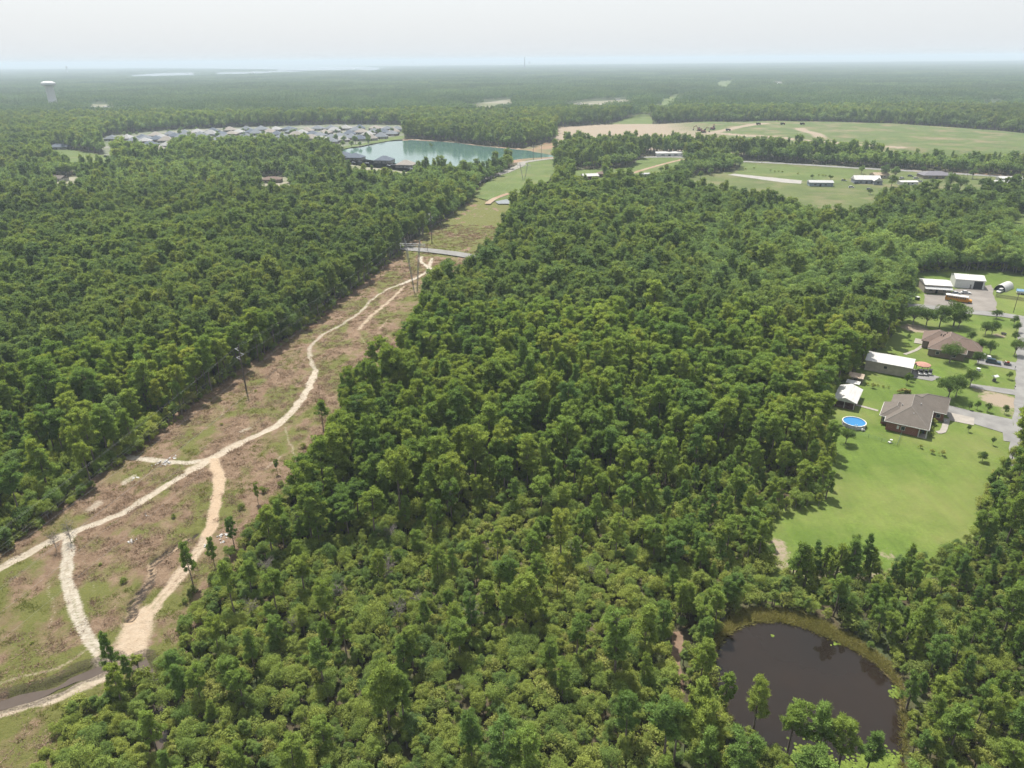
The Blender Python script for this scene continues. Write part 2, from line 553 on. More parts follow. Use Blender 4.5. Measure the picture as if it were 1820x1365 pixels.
CLEAR = [CORRIDOR, YARDS, POND_BANK, TRAIL, RIGHT_TRAIL, CREEK_R, LAKE_CLEAR, BANK, ESTATE, LAKE_HOUSES, LEFT_LAWN, LEFT_YARD, MID_YARD,
         FIELDS, SIDE_FIELD, MID_GLADE, PASTURE, GLADE, ROADCUT, LANDFILL, ROW3, ROW4, ROW5] + FAR_CLEAR + BAYS

# ------------------------------------------------------------------ ground materials
g = NT('forest_floor')
c = g.mix(g.noise(0.35, 5), (0.075, 0.06, 0.034), (0.12, 0.098, 0.055))
c = g.mix(g.noise(0.09, 4, lo=.45, hi=.62), c, (0.07, 0.095, 0.034))
far = g.mix(g.noise(0.0035, 8, 0.7, .3, .7), (0.07, 0.11, 0.05), (0.13, 0.17, 0.07))
sp = g.t.nodes.new('ShaderNodeVectorMath'); sp.operation = 'LENGTH'
g.link(g.tc, sp.inputs[0])
g.color(g.mix(g.rng(sp.outputs['Value'], 1200, 2500), c, far))

g = NT('corridor_turf')                      # dead brush, sparse grass and sandy ruts
n1 = g.noise(0.055, 5, 0.6, .42, .6)
n2 = g.noise(0.5, 6, 0.65, .38, .62)
n3 = g.noise(0.16, 6, 0.6, .4, .58, vec=g.scaled(1, 0.45, 1, 0.25))
fine = g.noise(2.6, 5, 0.75, .3, .7)
dry = g.mix(n2, (0.25, 0.162, 0.102), (0.36, 0.252, 0.168))
dry = g.mix(g.math('MULTIPLY', fine, 0.32), dry, (0.105, 0.08, 0.062))
grn = g.mix(fine, (0.13, 0.15, 0.034), (0.21, 0.205, 0.06))
gf = g.math('MULTIPLY', g.math('ADD', g.math('MULTIPLY', n1, 0.55), g.math('MULTIPLY', n3, 0.5)), g.attr('green'))
base = g.mix(g.rng(gf, .28, .62), dry, grn)
snd = g.mix(g.noise(0.8, 5), (0.50, 0.44, 0.35), (0.66, 0.60, 0.50))
snd = g.mix(g.attr('orange'), snd, (0.60, 0.43, 0.28))
sf = g.math('ADD', g.attr('sand'), g.math('MULTIPLY', g.math('SUBTRACT', g.noise(1.7, 6, 0.75, .25, .75), 0.5), 0.55))
base = g.mix(g.rng(sf, .28, .74), base, snd)
base = g.mix(g.rng(g.math('ADD', g.attr('dark'), g.math('MULTIPLY', fine, 0.35)), .55, .95), base, (0.055, 0.042, 0.034))
g.color(base)
g.bump(g.math('ADD', n2, fine), 0.8, 0.25)

def turf(name, a, b, tan, amt=(.5, .72), stripe=None):
    g = NT(name)
    fine = g.noise(1.3, 6, 0.7, .3, .7)
    c = g.mix(fine, tuple(x * .72 for x in a), tuple(x * 1.15 for x in b))
    c = g.mix(g.math('MULTIPLY', g.noise(0.28, 5, .65, .35, .66), .62), c, tuple(x * .66 for x in a))
    c = g.mix(g.math('MULTIPLY', g.noise(0.045, 5, 0.6, .4, .62), .75), c, tuple(x * .72 for x in a))
    c = g.mix(g.noise(0.03, 6, 0.65, *amt), c, tan)
    if stripe is not None:
        st = g.noise(0.55, 3, 0.5, .35, .65, vec=g.scaled(1, 0.06, 1, stripe))
        c = g.mix(g.math('MULTIPLY', st, .16), c, tuple(x * 1.25 for x in b))
    d = g.attr('dirt')
    df = g.math('ADD', d, g.math('MULTIPLY', g.math('SUBTRACT', g.noise(0.7, 6, .7, .25, .75), .5), .7))
    c = g.mix(g.rng(df, .4, .7), c, (0.34, 0.275, 0.205))
    g.color(c)
    g.bump(fine, 0.5, 0.12)
    return g.m
M_LAWN = turf('mown_lawn', (0.118, 0.192, 0.028), (0.168, 0.25, 0.040), (0.225, 0.235, 0.075), (.44, .76), 0.58)
M_FIELD = turf('pasture_turf', (0.125, 0.185, 0.04), (0.175, 0.235, 0.06), (0.22, 0.21, 0.09), (.5, .8))
M_FIELD2 = turf('rough_field', (0.12, 0.165, 0.042), (0.17, 0.205, 0.058), (0.23, 0.20, 0.11), (.48, .72))
M_SAND = mat('pale_sand', (0.30, 0.25, 0.19), 0.95, .2, .4, col2=(0.42, 0.37, 0.30))
M_CLAY = mat('orange_clay', (0.32, 0.20, 0.13), 0.95, .2, .05, col2=(0.42, 0.33, 0.245))
M_ROAD = mat('grey_asphalt', (0.22, 0.215, 0.21), 0.9, .12, .25, col2=(0.29, 0.285, 0.275))
M_GRAVEL = mat('gravel_lot', (0.22, 0.20, 0.18), 0.95, .2, .12, col2=(0.30, 0.275, 0.25))
M_CONC = mat('concrete', (0.38, 0.35, 0.31), 0.9, .1, .5)

def water(name, col, rough=0.06, bump=0.04, scale=0.6, col2=None):
    g = NT(name)
    g.color(g.mix(g.noise(0.05, 4), col, col2 or tuple(x * 1.2 for x in col)))
    g.b.inputs['Roughness'].default_value = rough
    g.b.inputs['Specular IOR Level'].default_value = 0.5
    g.b.inputs['IOR'].default_value = 1.33
    g.bump(g.noise(scale, 4), bump, 0.05)
    return g.m
M_POND = water('tannin_water', (0.017, 0.0135, 0.011), 0.03, 0.018, 0.8, (0.026, 0.018, 0.013))
M_LAKE = water('turquoise_water', (0.085, 0.175, 0.15), 0.10, 0.04, 0.15, (0.115, 0.215, 0.19))
M_CREEK = water('creek_water', (0.075, 0.06, 0.05), 0.04, 0.05, 2.0, (0.13, 0.10, 0.08))
M_BAY = water('bay_water', (0.12, 0.16, 0.18), 0.25, 0.1, 0.05)

# ------------------------------------------------------------------ the ground sheets
R = 60000
gd = MB()
ring = [(0, 0, 0)] + [(r * math.cos(a), r * math.sin(a), 0) for r in (1500, 6000, 20000, R) for a in np.linspace(0, 2 * math.pi, 48, endpoint=False)]
fs = [(0, 1 + k, 1 + (k + 1) % 48) for k in range(48)]
for q in range(3):
    for k in range(48):
        l = (k + 1) % 48
        fs.append((1 + q * 48 + k, 1 + (q + 1) * 48 + k, 1 + (q + 1) * 48 + l, 1 + q * 48 + l))
gd.add(ring, fs)
tag(gd.build('ground', MATS['forest_floor']), kind='structure')

# power line corridor: relief, ruts, washed-out sand
cu = np.arange(-60, 600, 0.6)
cv = np.arange(-64, 40, 0.6)
AX0, AXD = np.array(P(470, 890)), np.array(P(790, 420)) - np.array(P(300, 890))
AXD = AXD / np.hypot(*AXD)
CU, CV = np.meshgrid(cu, cv, indexing='ij')
base_y = 60.0
cor_dir = np.array([0.185, 0.983])
cor_nrm = np.array([0.983, -0.185])
cor_o = np.array(P(300, 900)) - cor_dir * np.dot(np.array(P(300, 900)) - np.array([0, base_y]), cor_dir)
X = cor_o[0] + CU * cor_dir[0] + CV * cor_nrm[0]
Y = cor_o[1] + CU * cor_dir[1] + CV * cor_nrm[1]
keep = inside(CORRIDOR, X, Y)
for q in range(5):                                    # widen under the trees
    k2 = keep.copy()
    k2[1:] |= keep[:-1]; k2[:-1] |= keep[1:]; k2[:, 1:] |= keep[:, :-1]; k2[:, :-1] |= keep[:, 1:]
    keep = k2
sand = np.zeros(X.shape); orange = np.zeros(X.shape); dark = np.zeros(X.shape)
TRACKS = [  # pixels, width, grassy middle, strength, orange
    ([(-20, 1028), (0, 1018), (60, 985), (125, 953), (200, 925), (270, 885), (340, 842), (385, 816), (430, 790), (490, 762), (520, 735), (545, 700), (561, 662)], 3.6, .2, 1.0, .15),
    ([(340, 842), (385, 816), (430, 790)], 5.4, 0, .9, .25),
    ([(561, 665), (553, 640), (553, 620), (575, 598), (610, 578), (640, 558), (660, 537), (690, 517), (718, 507)], 2.8, .0, .60, 0),
    ([(712, 509), (745, 495), (763, 483), (760, 475), (748, 468), (748, 459)], 3.6, .1, .95, 0),
    ([(763, 480), (768, 461)], 3.0, .3, .8, 0),
    ([(125, 953), (122, 985), (120, 1020), (126, 1060), (142, 1100), (160, 1138), (178, 1162), (196, 1178)], 3.0, .6, .95, 0),
    ([(385, 824), (390, 860), (383, 905), (373, 950)], 4.4, .1, 1.0, .75),
    ([(373, 950), (340, 1003), (312, 1040), (290, 1070), (262, 1105), (240, 1150)], 4.6, .35, .75, .5),
    ([(252, 1100), (243, 1130), (232, 1170)], 9.0, 0, .95, .55),
    ([(232, 1168), (205, 1170), (185, 1178)], 6.0, 0, .75, .25),
    ([(385, 820), (330, 827), (270, 822), (232, 817)], 3.6, .2, .8, 0),
    ([(720, 511), (690, 540), (662, 563), (637, 588)], 3.2, 0, .62, .45),
    ([(334, 962), (300, 987), (276, 1002), (264, 1040), (242, 1078), (232, 1112)], 3.0, 0, .7, .85),
    ([(-20, 1283), (0, 1275), (60, 1255), (110, 1243), (185, 1210)], 5.0, .3, .8, .3),
    ([(160, 912), (175, 900)], 5.0, 0, .5, 0), ([(222, 865), (238, 850)], 3.0, 0, .55, 0),
    ([(430, 772), (445, 765)], 3.0, 0, .5, 0), ([(470, 838), (500, 815)], 2.0, 0, .4, .2),
    ([(-10, 1225), (60, 1205), (110, 1190), (150, 1165)], 1.6, 0, .45, .4), ([(85, 1040), (100, 1090), (92, 1120)], 1.4, 0, .4, .2),
    ([(505, 765), (520, 800), (530, 830)], 1.6, 0, .45, .3), ([(150, 1000), (170, 1060)], 1.2, 0, .38, 0), ([(395, 745), (402, 722)], 1.0, 0, .4, 0),
    ([(738, 512), (738, 525)], 3.0, 0, .4, .4), ([(690, 570), (675, 590)], 2.2, 0, .42, .5), ([(640, 600), (655, 620)], 2.0, 0, .38, .5)]
for px, w, mid, amp, org in TRACKS:
    pts = curve_pts([P(*p) for p in px], 2.0)
    w = w * .64
    d = seg_dist(pts, X + (vnoise(X, Y, 3, 5) - .5) * 1.0, Y + (vnoise(X, Y, 3, 6) - .5) * 1.0)
    prof = 1 - smooth(w * .22, w * .82, d)
    if mid:
        rut = 1 - smooth(.3, .8, np.abs(d - .85 - .2 * (vnoise(X, Y, 6, 21) - .5)))
        prof = prof * (1 - mid) + mid * np.maximum(rut, prof * .35)
    sand = np.maximum(sand, prof * amp)
    orange = np.maximum(orange, (1 - smooth(w * .4, w, d)) * org)
gully = curve_pts(PL((342, 955), (322, 965), (302, 982), (280, 996), (268, 1020), (262, 1045), (240, 1078), (234, 1105)), 2)
dg = seg_dist(gully, X + (vnoise(X, Y, 2.5, 8) - .5) * 2.4, Y + (vnoise(X, Y, 2.5, 9) - .5) * 2.4)
dark = np.maximum(dark, (1 - smooth(.1, .9, np.abs(dg - .5))) * .8)
crk = [P(*p) for p in ((-30, 1262), (0, 1254), (50, 1242), (85, 1232), (118, 1217), (140, 1204), (170, 1196), (196, 1183))]
crk_c = curve_pts(crk, 2)
dc = seg_dist(crk_c, X, Y)
dcr = seg_dist(curve_pts(PL((250, 1182), (268, 1205), (283, 1240), (290, 1300)), 2), X, Y)
dc = np.minimum(dc, dcr)
dark = np.maximum(dark, (1 - smooth(1.4, 2.6, np.abs(dc - 2.0) * 1.4)) * .6)
relief = 0.45 + 0.55 * vnoise(X, Y, 14, 1) + 0.28 * vnoise(X, Y, 4, 2) + 0.14 * vnoise(X, Y, 1.7, 3)
relief = relief - sand * .22 - (1 - smooth(.3, 1.8, dg)) * .75
relief = relief * smooth(.8, 2.3, dc + (vnoise(X, Y, 2.2, 41) - .5) * 1.2) + 0.02
green = 0.78 + 2.2 * smooth(398, 425, Y) + (1 - smooth(4, 11, dc)) * .8
green = green * (1 - .55 * (1 - smooth(0, 9, np.minimum(seg_dist([P(0, 1000), P(215, 830), P(470, 640), P(715, 455)], X, Y), 99))))
grid_terrain('power_line_corridor', X, Y, np.maximum(relief, .02), MATS['corridor_turf'],
             {'sand': sand, 'orange': orange, 'dark': dark, 'green': green}, keep)

def strip_poly(c, ws):
    L, Rr = [], []
    for i, p in enumerate(c):
        a, b = c[max(i - 1, 0)], c[min(i + 1, len(c) - 1)]
        d = math.dist(a, b) or 1
        w = np.interp(i / (len(c) - 1), np.linspace(0, 1, len(ws)), ws)
        nx, ny = -(b[1] - a[1]) / d * w, (b[0] - a[0]) / d * w
        L.append((p[0] + nx, p[1] + ny)); Rr.append((p[0] - nx, p[1] - ny))
    return L + Rr[::-1]
sheet('creek_water', strip_poly(crk_c, (1.4, 1.5, 1.2, .4, 1.0, 2.0, 1.7)), 0.16, M_CREEK)
sheet('creek_water', strip_poly(curve_pts(PL((246, 1180), (262, 1196), (278, 1225), (288, 1270), (291, 1310), (293, 1350)), 2), (2.0, 2.0, 1.5, 1.2, 1.2, 1.3)), 0.17, M_CREEK)

# lawns of the two yards
ys = np.arange(60, 420, 1.2); xs = np.arange(25, 420, 1.2)
XX, YY = np.meshgrid(xs, ys)
keep = inside(YARDS, XX, YY) | inside(SAND_STRIP, XX, YY)
for q in range(4):
    k2 = keep.copy()
    k2[1:] |= keep[:-1]; k2[:-1] |= keep[1:]; k2[:, 1:] |= keep[:, :-1]; k2[:, :-1] |= keep[:, 1:]
    keep = k2
dirt = np.zeros(XX.shape)
for (x, y, r, a) in [Z4(700, 490) + (6, .8), Z4(740, 500) + (4, .9), Z4(1150, 870) + (6, .6), Z4(1230, 930) + (7, .9), Z4(1215, 535) + (3, .7),
                     Z4(1280, 1000) + (4, .5), P(1578, 988) + (3, .5), Z4(390, 720) + (3, .5), Z4(490, 775) + (3, .35), Z4(310, 1085) + (2.5, .5), Z4(1110, 790) + (2, .3),
                     P(1382, 966) + (2.2, .7), P(1386, 985) + (2.5, .7)]:
    dirt = np.maximum(dirt, a * (1 - smooth(r * .4, r * 1.5, np.hypot(XX - x, YY - y))))
for px, w, a in [([(1384, 968), (1388, 1002), (1440, 1018), (1500, 1022), (1560, 1028), (1600, 1022)], 3.0, .6)]:
    dirt = np.maximum(dirt, a * (1 - smooth(w * .4, w * 1.3, seg_dist([P(*p) for p in px], XX, YY))))
grid_terrain('lawn', XX, YY, 0.02 + 0.1 * vnoise(XX, YY, 9, 4), M_LAWN, {'dirt': dirt}, keep)

sheet('sandy_bank', POND_BANK, 0.03, mat('bank_soil', (0.10, 0.075, 0.04), .95, .3, .5, col2=(0.22, 0.17, 0.08)), rag=1.0)
sheet('pond_water', POND, 0.10, M_POND, rag=0.5, step=3)
sheet('dirt_trail', TRAIL, 0.04, mat('pink_dirt', (0.24, 0.16, 0.11), .95, .2, .6), rag=.5)
sheet('dirt_trail', RIGHT_TRAIL, 0.04, MATS['pink_dirt'], rag=.5)
sheet('lake_water', LAKE, 0.12, M_LAKE, rag=2.0, step=12)
sheet('lake_shore', LAKE_CLEAR, 0.05, M_CLAY, rag=3, step=14)
sheet('lake_bank', BANK, 0.08, mat('lake_bank_clay', (0.34, 0.2, 0.13), .95, .2, .03, col2=(0.13, 0.15, 0.06)), rag=3)
sheet('estate_ground', ESTATE, 0.05, mat('estate_ground', (0.26, 0.25, 0.22), .95, .2, .03, col2=(0.10, 0.14, 0.05)), rag=2)
sheet('estate_lawn', PL((598, 267), (640, 259), (690, 250.5), (715, 247), (725, 240), (690, 244), (640, 256), (600, 262)), 0.11, M_FIELD)
for i, pl in enumerate((LAKE_HOUSES, LEFT_YARD, MID_YARD)):
    sheet('yard_ground', pl, 0.05, mat('yard_ground', (0.36, 0.33, 0.26), .95, .2, .04, col2=(0.12, 0.15, 0.05)), rag=1)
sheet('grass_field', LEFT_LAWN, 0.05, M_FIELD, rag=2)
sheet('grass_field', FIELDS, 0.05, M_FIELD2, rag=2)
sheet('hay_field', PL((1318, 290), (1345, 293), (1515, 303), (1520, 308), (1505, 324), (1475, 327), (1430, 322), (1308, 308)), 0.10, M_FIELD, rag=1)
for pl in (SIDE_FIELD, MID_GLADE, PASTURE, GLADE): sheet('grass_field', pl, 0.06, M_FIELD, rag=2)
for pl in (ROW3, ROW4, ROW5): sheet('distant_cutting', pl, 0.08, M_FIELD, rag=3, step=30)
for pl in FAR_CLEAR: sheet('distant_clearing', pl, 0.08, mat('far_clearing', (0.16, 0.17, 0.08), .95, .2, .01, col2=(0.28, 0.26, 0.2)), rag=3, step=30)
for pl in BAYS: sheet('bay_water', pl, 2.0, M_BAY)
sheet('grass_field', PL((838, 352), (868, 324), (910, 304), (935, 288), (990, 283), (990, 300), (975, 325), (930, 340), (905, 362), (870, 360)), 0.9 + .6, M_FIELD)
sheet('corridor_pond', PL((880, 362), (900, 358), (912, 360), (908, 366), (885, 366)), 1.75, water('pale_pond', (0.2, 0.21, 0.21), .1))
ribbon('dirt_bank', PL((866, 366), (880, 356), (905, 347)), 5, 1.65, M_CLAY)

# roads
ribbon('cross_road', PL((560, 430), (640, 436), (716, 445), (770, 450), (815, 456), (900, 470)), 8.5, 1.50, M_ROAD)
ribbon('country_road', PL((840, 330), (872, 317), (900, 308), (925, 297), (932, 291), (985, 284), (1040, 281)), 9, 1.72, mat('pale_road', (0.30, 0.285, 0.255), .9, .1, .1))
ribbon('country_road', PL((1080, 281), (1145, 279.5), (1212, 279.5), (1300, 286), (1400, 291), (1510, 298), (1620, 304), (1720, 310), (1900, 321)), 11, 0.16, M_ROAD)
ribbon('dirt_verge', PL((1560, 300), (1720, 308), (1900, 318)), 9, 0.12, M_CLAY)
ribbon('farm_track', PL((1120, 309), (1160, 297), (1190, 289), (1215, 283)), 5, .14, M_CLAY)
sheet('gravel_lot', PL((1293, 311), (1305, 309), (1426, 321), (1424, 327), (1395, 325)), 0.16, mat('white_gravel', (0.38, 0.365, 0.34), .95, .1, .2), rag=.6)
st_l = [Z4(1262, 1320), Z4(1285, 1180), Z4(1300, 1000), Z4(1310, 800), Z4(1320, 640), Z4(1330, 520), Z4(1340, 420)]
ST_D = np.array(st_l[-2]) - np.array(st_l[0]); ST_D = ST_D / np.hypot(*ST_D)
ST_N = np.array([ST_D[1], -ST_D[0]])
ribbon('street', [tuple(np.array(p) + ST_N * 3.0) for p in st_l], 6.0, 0.22, M_ROAD)
ribbon('street', [Z4(1460, 452), Z4(1365, 432), Z4(1240, 412), Z4(1000, 388), Z4(800, 365), Z4(600, 345), Z4(420, 330)], 6.5, 0.26, M_ROAD)
sheet('parking_lot', [Z4(*p) for p in ((757, 285), (925, 288), (945, 255), (1060, 250), (1120, 235), (1165, 228), (1185, 300), (1205, 385), (1000, 392), (757, 350))], 0.20, M_GRAVEL, rag=.5)
sheet('driveway', [Z4(*p) for p in ((893, 955), (1050, 995), (1295, 1045), (1310, 1185), (1240, 1175), (1235, 1125), (1060, 1072), (900, 1030))], 0.20, M_ROAD, rag=.2)
sheet('concrete_apron', [Z4(*p) for p in ((905, 1002), (1063, 1036), (1060, 1082), (908, 1050))], 0.24, M_CONC)
ribbon('walkway', [Z4(*p) for p in ((897, 1040), (888, 1075), (870, 1118), (836, 1124))], 1.7, 0.23, M_CONC)
sheet('driveway', [Z4(*p) for p in ((1040, 828), (1310, 865), (1312, 898), (1040, 850))], 0.20, M_ROAD, rag=.2)
sheet('driveway', [Z4(*p) for p in ((1080, 668), (1215, 688), (1325, 700), (1322, 748), (1215, 727), (1080, 706))], 0.20, M_ROAD, rag=.2)
ribbon('walkway', [Z4(318, 950), Z4(400, 970), Z4(480, 992)], 1.3, 0.18, M_CONC)
ribbon('walkway', [Z4(640, 650), Z4(690, 632), Z4(725, 615), Z4(748, 595)], 1.3, 0.18, M_CONC)
sheet('concrete_pad', [Z4(*p) for p in ((685, 735), (862, 790), (805, 812), (690, 792))], 0.19, M_ROAD)

# landfill mound
xs = np.arange(40, 1900, 8.0); ys = np.arange(600, 1900, 8.0)
XX, YY = np.meshgrid(xs, ys)
LF = PL((992, 249), (1000, 229), (1080, 224), (1140, 222), (1240, 219), (1450, 219), (1600, 224), (1700, 229), (1820, 238), (2000, 256), (2000, 272), (1820, 268), (1600, 258), (1300, 250), (1100, 246))
LF = LANDFILL
ins = inside(LF, XX, YY)
de = seg_dist(LF + [LF[0]], XX, YY)
top = smooth(0, 75, np.where(ins, de, 0))
left = smooth(150, 420, XX)
Zl = 0.1 + top * (2 + 5 * left) + ins * (vnoise(XX, YY, 60, 2) * 2.5 * top)
def landfill_z(x, y):
    i = int(np.clip(round((x - xs_l[0]) / 8), 0, len(xs_l) - 1)); j = int(np.clip(round((y - ys_l[0]) / 8), 0, len(ys_l) - 1))
    return float(Z_l[j, i])
xs_l, ys_l, Z_l = xs, ys, Zl
def on_landfill(px, py):
    z = 5.0
    for _ in range(12):
        x_, y_ = P(px, py, z)
        z = .5 * z + .5 * landfill_z(x_, y_)
    return (x_, y_, landfill_z(x_, y_))

bare = np.zeros(XX.shape)
cx1 = P(1130, 228)
bare = np.maximum(bare, (1 - smooth(150, 430, XX)) * .95)
bare = np.maximum(bare, (1 - smooth(12, 40, seg_dist(PL((1240, 219), (1450, 219), (1600, 224), (1700, 229), (1820, 238)), XX, YY))) * .8)
for px in ([(1240, 236), (1290, 238), (1400, 246), (1500, 255), (1600, 262)], [(1265, 236), (1310, 226), (1360, 219)], [(1420, 228), (1440, 235), (1460, 244)]):
    bare = np.maximum(bare, (1 - smooth(5, 13, seg_dist([on_landfill(*p)[:2] for p in px], XX, YY))) * .9)
turf('landfill_turf', (0.11, 0.165, 0.042), (0.165, 0.215, 0.06), (0.27, 0.21, 0.13), (.48, .7))
grid_terrain('landfill_mound', XX, YY, Zl, MATS['landfill_turf'], {'dirt': bare}, ins)
# ------------------------------------------------------------------ trees
L_PINE = leaf_mat('pine_needles', [(0.0, (0.106, 0.189, 0.077)), (.22, (0.146, 0.236, 0.067)), (.5, (0.204, 0.292, 0.069)), (.78, (0.248, 0.318, 0.071)), (.97, (0.314, 0.341, 0.081))], .45)
L_BROAD = leaf_mat('broad_leaves', [(0.0, (0.131, 0.190, 0.090)), (.2, (0.139, 0.214, 0.064)), (.5, (0.213, 0.282, 0.071)), (.8, (0.260, 0.305, 0.072)), (.97, (0.308, 0.322, 0.105))], .45)
L_OAK = leaf_mat('oak_leaves', [(0.0, (0.105, 0.165, 0.074)), (.5, (0.152, 0.231, 0.075)), (.97, (0.223, 0.296, 0.085))], .42)
L_BUSH = leaf_mat('bush_leaves', [(0.0, (0.137, 0.179, 0.057)), (.5, (0.215, 0.262, 0.063)), (.97, (0.290, 0.294, 0.095))], .42)
L_YARD = leaf_mat('yard_leaves', [(0.0, (.065, .11, .034)), (1.0, (.12, .18, .045))], .40)
L_PINE_FAR = leaf_mat('pine_needles_far', [(0.0, (0.100, 0.163, 0.078)), (.35, (0.139, 0.211, 0.078)), (.7, (0.189, 0.258, 0.079)), (.97, (0.241, 0.281, 0.085))], .45)
L_FAR = leaf_mat('hazed_far_canopy', [(0.0, (.055, .105, .060)), (.5, (.085, .145, .066)), (.97, (.13, .19, .070))], .35)  # distance haze put partly into the leaf colour: bluer, darker
M_BARK = mat('pine_bark', (0.24, 0.195, 0.165), .95, .3, 3.0)
M_BARK2 = mat('grey_bark', (0.27, 0.245, 0.22), .95, .25, 3.0)
M_DEAD = mat('dead_twigs', (0.27, 0.24, 0.22), .95, .2, 2.0)

def np_tube(pts, rad, n=5):
    pts = np.asarray(pts, float)
    V, T = [], []
    for i, p in enumerate(pts):
        d = pts[min(i + 1, len(pts) - 1)] - pts[max(i - 1, 0)]
        d = d / (np.linalg.norm(d) + 1e-9)
        a = np.cross(d, (0, 0, 1) if abs(d[2]) < .9 else (1, 0, 0)); a /= np.linalg.norm(a)
        b = np.cross(d, a)
        for k in range(n):
            t = 2 * math.pi * k / n
            V.append(p + (a * math.cos(t) + b * math.sin(t)) * rad[i])
    for i in range(len(pts) - 1):
        for k in range(n):
            l = (k + 1) % n
            T += [(i * n + k, i * n + l, (i + 1) * n + l), (i * n + k, (i + 1) * n + l, (i + 1) * n + k)]
    return np.array(V), np.array(T)

def join(parts):
    V, T, o = [], [], 0
    for v, t in parts:
        V.append(v); T.append(t + o); o += len(v)
    return np.concatenate(V), np.concatenate(T)

def unit(a): return a / (np.linalg.norm(a, axis=-1, keepdims=True) + 1e-9)

def spikes(r, base, dirs, length, width, tone):
    """needle sprays: one thin triangle per entry, base at its foot"""
    n = len(base)
    side = unit(np.cross(dirs, r.normal(size=(n, 3))))
    tip = base + dirs * length[:, None]
    a = base + side * width[:, None] * .5 + dirs * length[:, None] * .35
    b = base - side * width[:, None] * .5 + dirs * length[:, None] * .35
    V = np.stack([base, a, tip, b], 1).reshape(-1, 3)
    i = np.arange(n)[:, None] * 4
    return V, np.concatenate([i + [0, 1, 2], i + [0, 2, 3]]), np.repeat(tone, 4)

def leaves(r, c, nrm, size, tone, asp=.36):
    n = len(c)
    u = unit(np.cross(nrm, r.normal(size=(n, 3))))
    v = np.cross(nrm, u)
    s = size[:, None]
    V = np.stack([c - u * s * .5, c + v * s * asp, c + u * s * .5, c - v * s * asp], 1).reshape(-1, 3)
    i = np.arange(n)[:, None] * 4
    return V, np.concatenate([i + [0, 1, 2], i + [0, 2, 3]]), np.repeat(tone, 4)

def gen_pine(seed, lod, h=14.0, young=False):
    r = np.random.default_rng(seed)
    bend = r.normal(0, .25, 2)
    zs = np.linspace(0, h * .97, 7 if lod == 0 else 4)
    tr = np.stack([bend[0] * (zs / h) ** 2, bend[1] * (zs / h) ** 2, zs], 1)
    rad = .20 * (1 - zs / h) + .03
    trunk = [np_tube(tr, rad, 6 if lod == 0 else 4)]
    cb = h * (r.uniform(.18, .3) if young else r.uniform(.36, .62))
    Rm = h * (r.uniform(.12, .15) if young else r.uniform(.125, .16))
    nb = 34 if young else 30
    B, D, Lw, W, T2, C, N, S, TN = [[] for _ in range(9)]
    for i in range(nb):
        t = (i + r.uniform(0, .9)) / nb
        z = cb + (h * .95 - cb) * t
        if young: L = Rm * (1.08 - t) * r.uniform(.75, 1.15) + .2
        elif seed % 3 == 1: L = Rm * (1.12 - .85 * t) * r.uniform(.5, 1.2) + .15
        elif seed % 3 == 2: L = Rm * (.55 + .5 * math.sin(t * 2.6)) * r.uniform(.4, 1.35)
        else: L = Rm * (math.sqrt(max(0, 1 - ((t - .38) / .66) ** 2)) * .95 + .12) * r.uniform(.55, 1.2)
        az = i * 2.39996 + r.normal(0, .35)
        sl = r.uniform(.05, .45) + .35 * t
        d = np.array([math.cos(az), math.sin(az), sl]); d /= np.linalg.norm(d)
        o = np.array([bend[0] * (z / h) ** 2, bend[1] * (z / h) ** 2, z])
        if lod == 0:
            trunk.append(np_tube([o, o + d * L * .5 + (0, 0, -.05), o + d * L * .92], [.045, .03, .012], 3))
        npf = max(1, int(round((1.4 if young else 3.4) * L / Rm + r.uniform(0, .7))))
        for p in range(npf):
            s = r.uniform(.45, 1.0) ** .7 if npf > 1 else r.uniform(.7, 1)
            pr = (.28 if young else .30) * Rm * r.uniform(.6, 1.25)
            c = o + d * L * s + r.normal(0, 1, 3) * [.3 * pr, .3 * pr, .15 * pr] + (0, 0, .25 * pr)
            n = int({0: 84, 1: 30, 2: 9, 3: 3}[lod] * (.45 + .4 * (pr / (.30 * Rm))))
            k = {0: .74, 1: 1.2, 2: 2.1, 3: 4.0}[lod]
            q = unit(r.normal(size=(n, 3)) + [0, 0, .45])
            pos = c + q * pr * r.uniform(.55, 1.0, n)[:, None] * [1, 1, .72]
            tone = np.clip(r.uniform(0, .4) + r.uniform(0, .6, n), 0, 1)
            C.append(pos); N.append(unit(q * .6 + r.normal(0, .62, (n, 3)) + [0, 0, .5]))
            S.append(r.uniform(.36, .58, n) * k); TN.append(tone)
            ns = n // 2
            B.append(pos[:ns]); D.append(unit(q[:ns] + [0, 0, .5] + r.normal(0, .4, (ns, 3))))
            Lw.append(r.uniform(.38, .72, ns) * k); W.append(r.uniform(.09, .14, ns) * k); T2.append(tone[:ns])
    la = leaves(r, np.concatenate(C), np.concatenate(N), np.concatenate(S), np.concatenate(TN), .24)
    lb = spikes(r, np.concatenate(B), np.concatenate(D), np.concatenate(Lw), np.concatenate(W), np.concatenate(T2))
    lv = (np.concatenate([la[0], lb[0]]), np.concatenate([la[1], lb[1] + len(la[0])]), np.r_[la[2], lb[2]])
    return join(trunk), lv

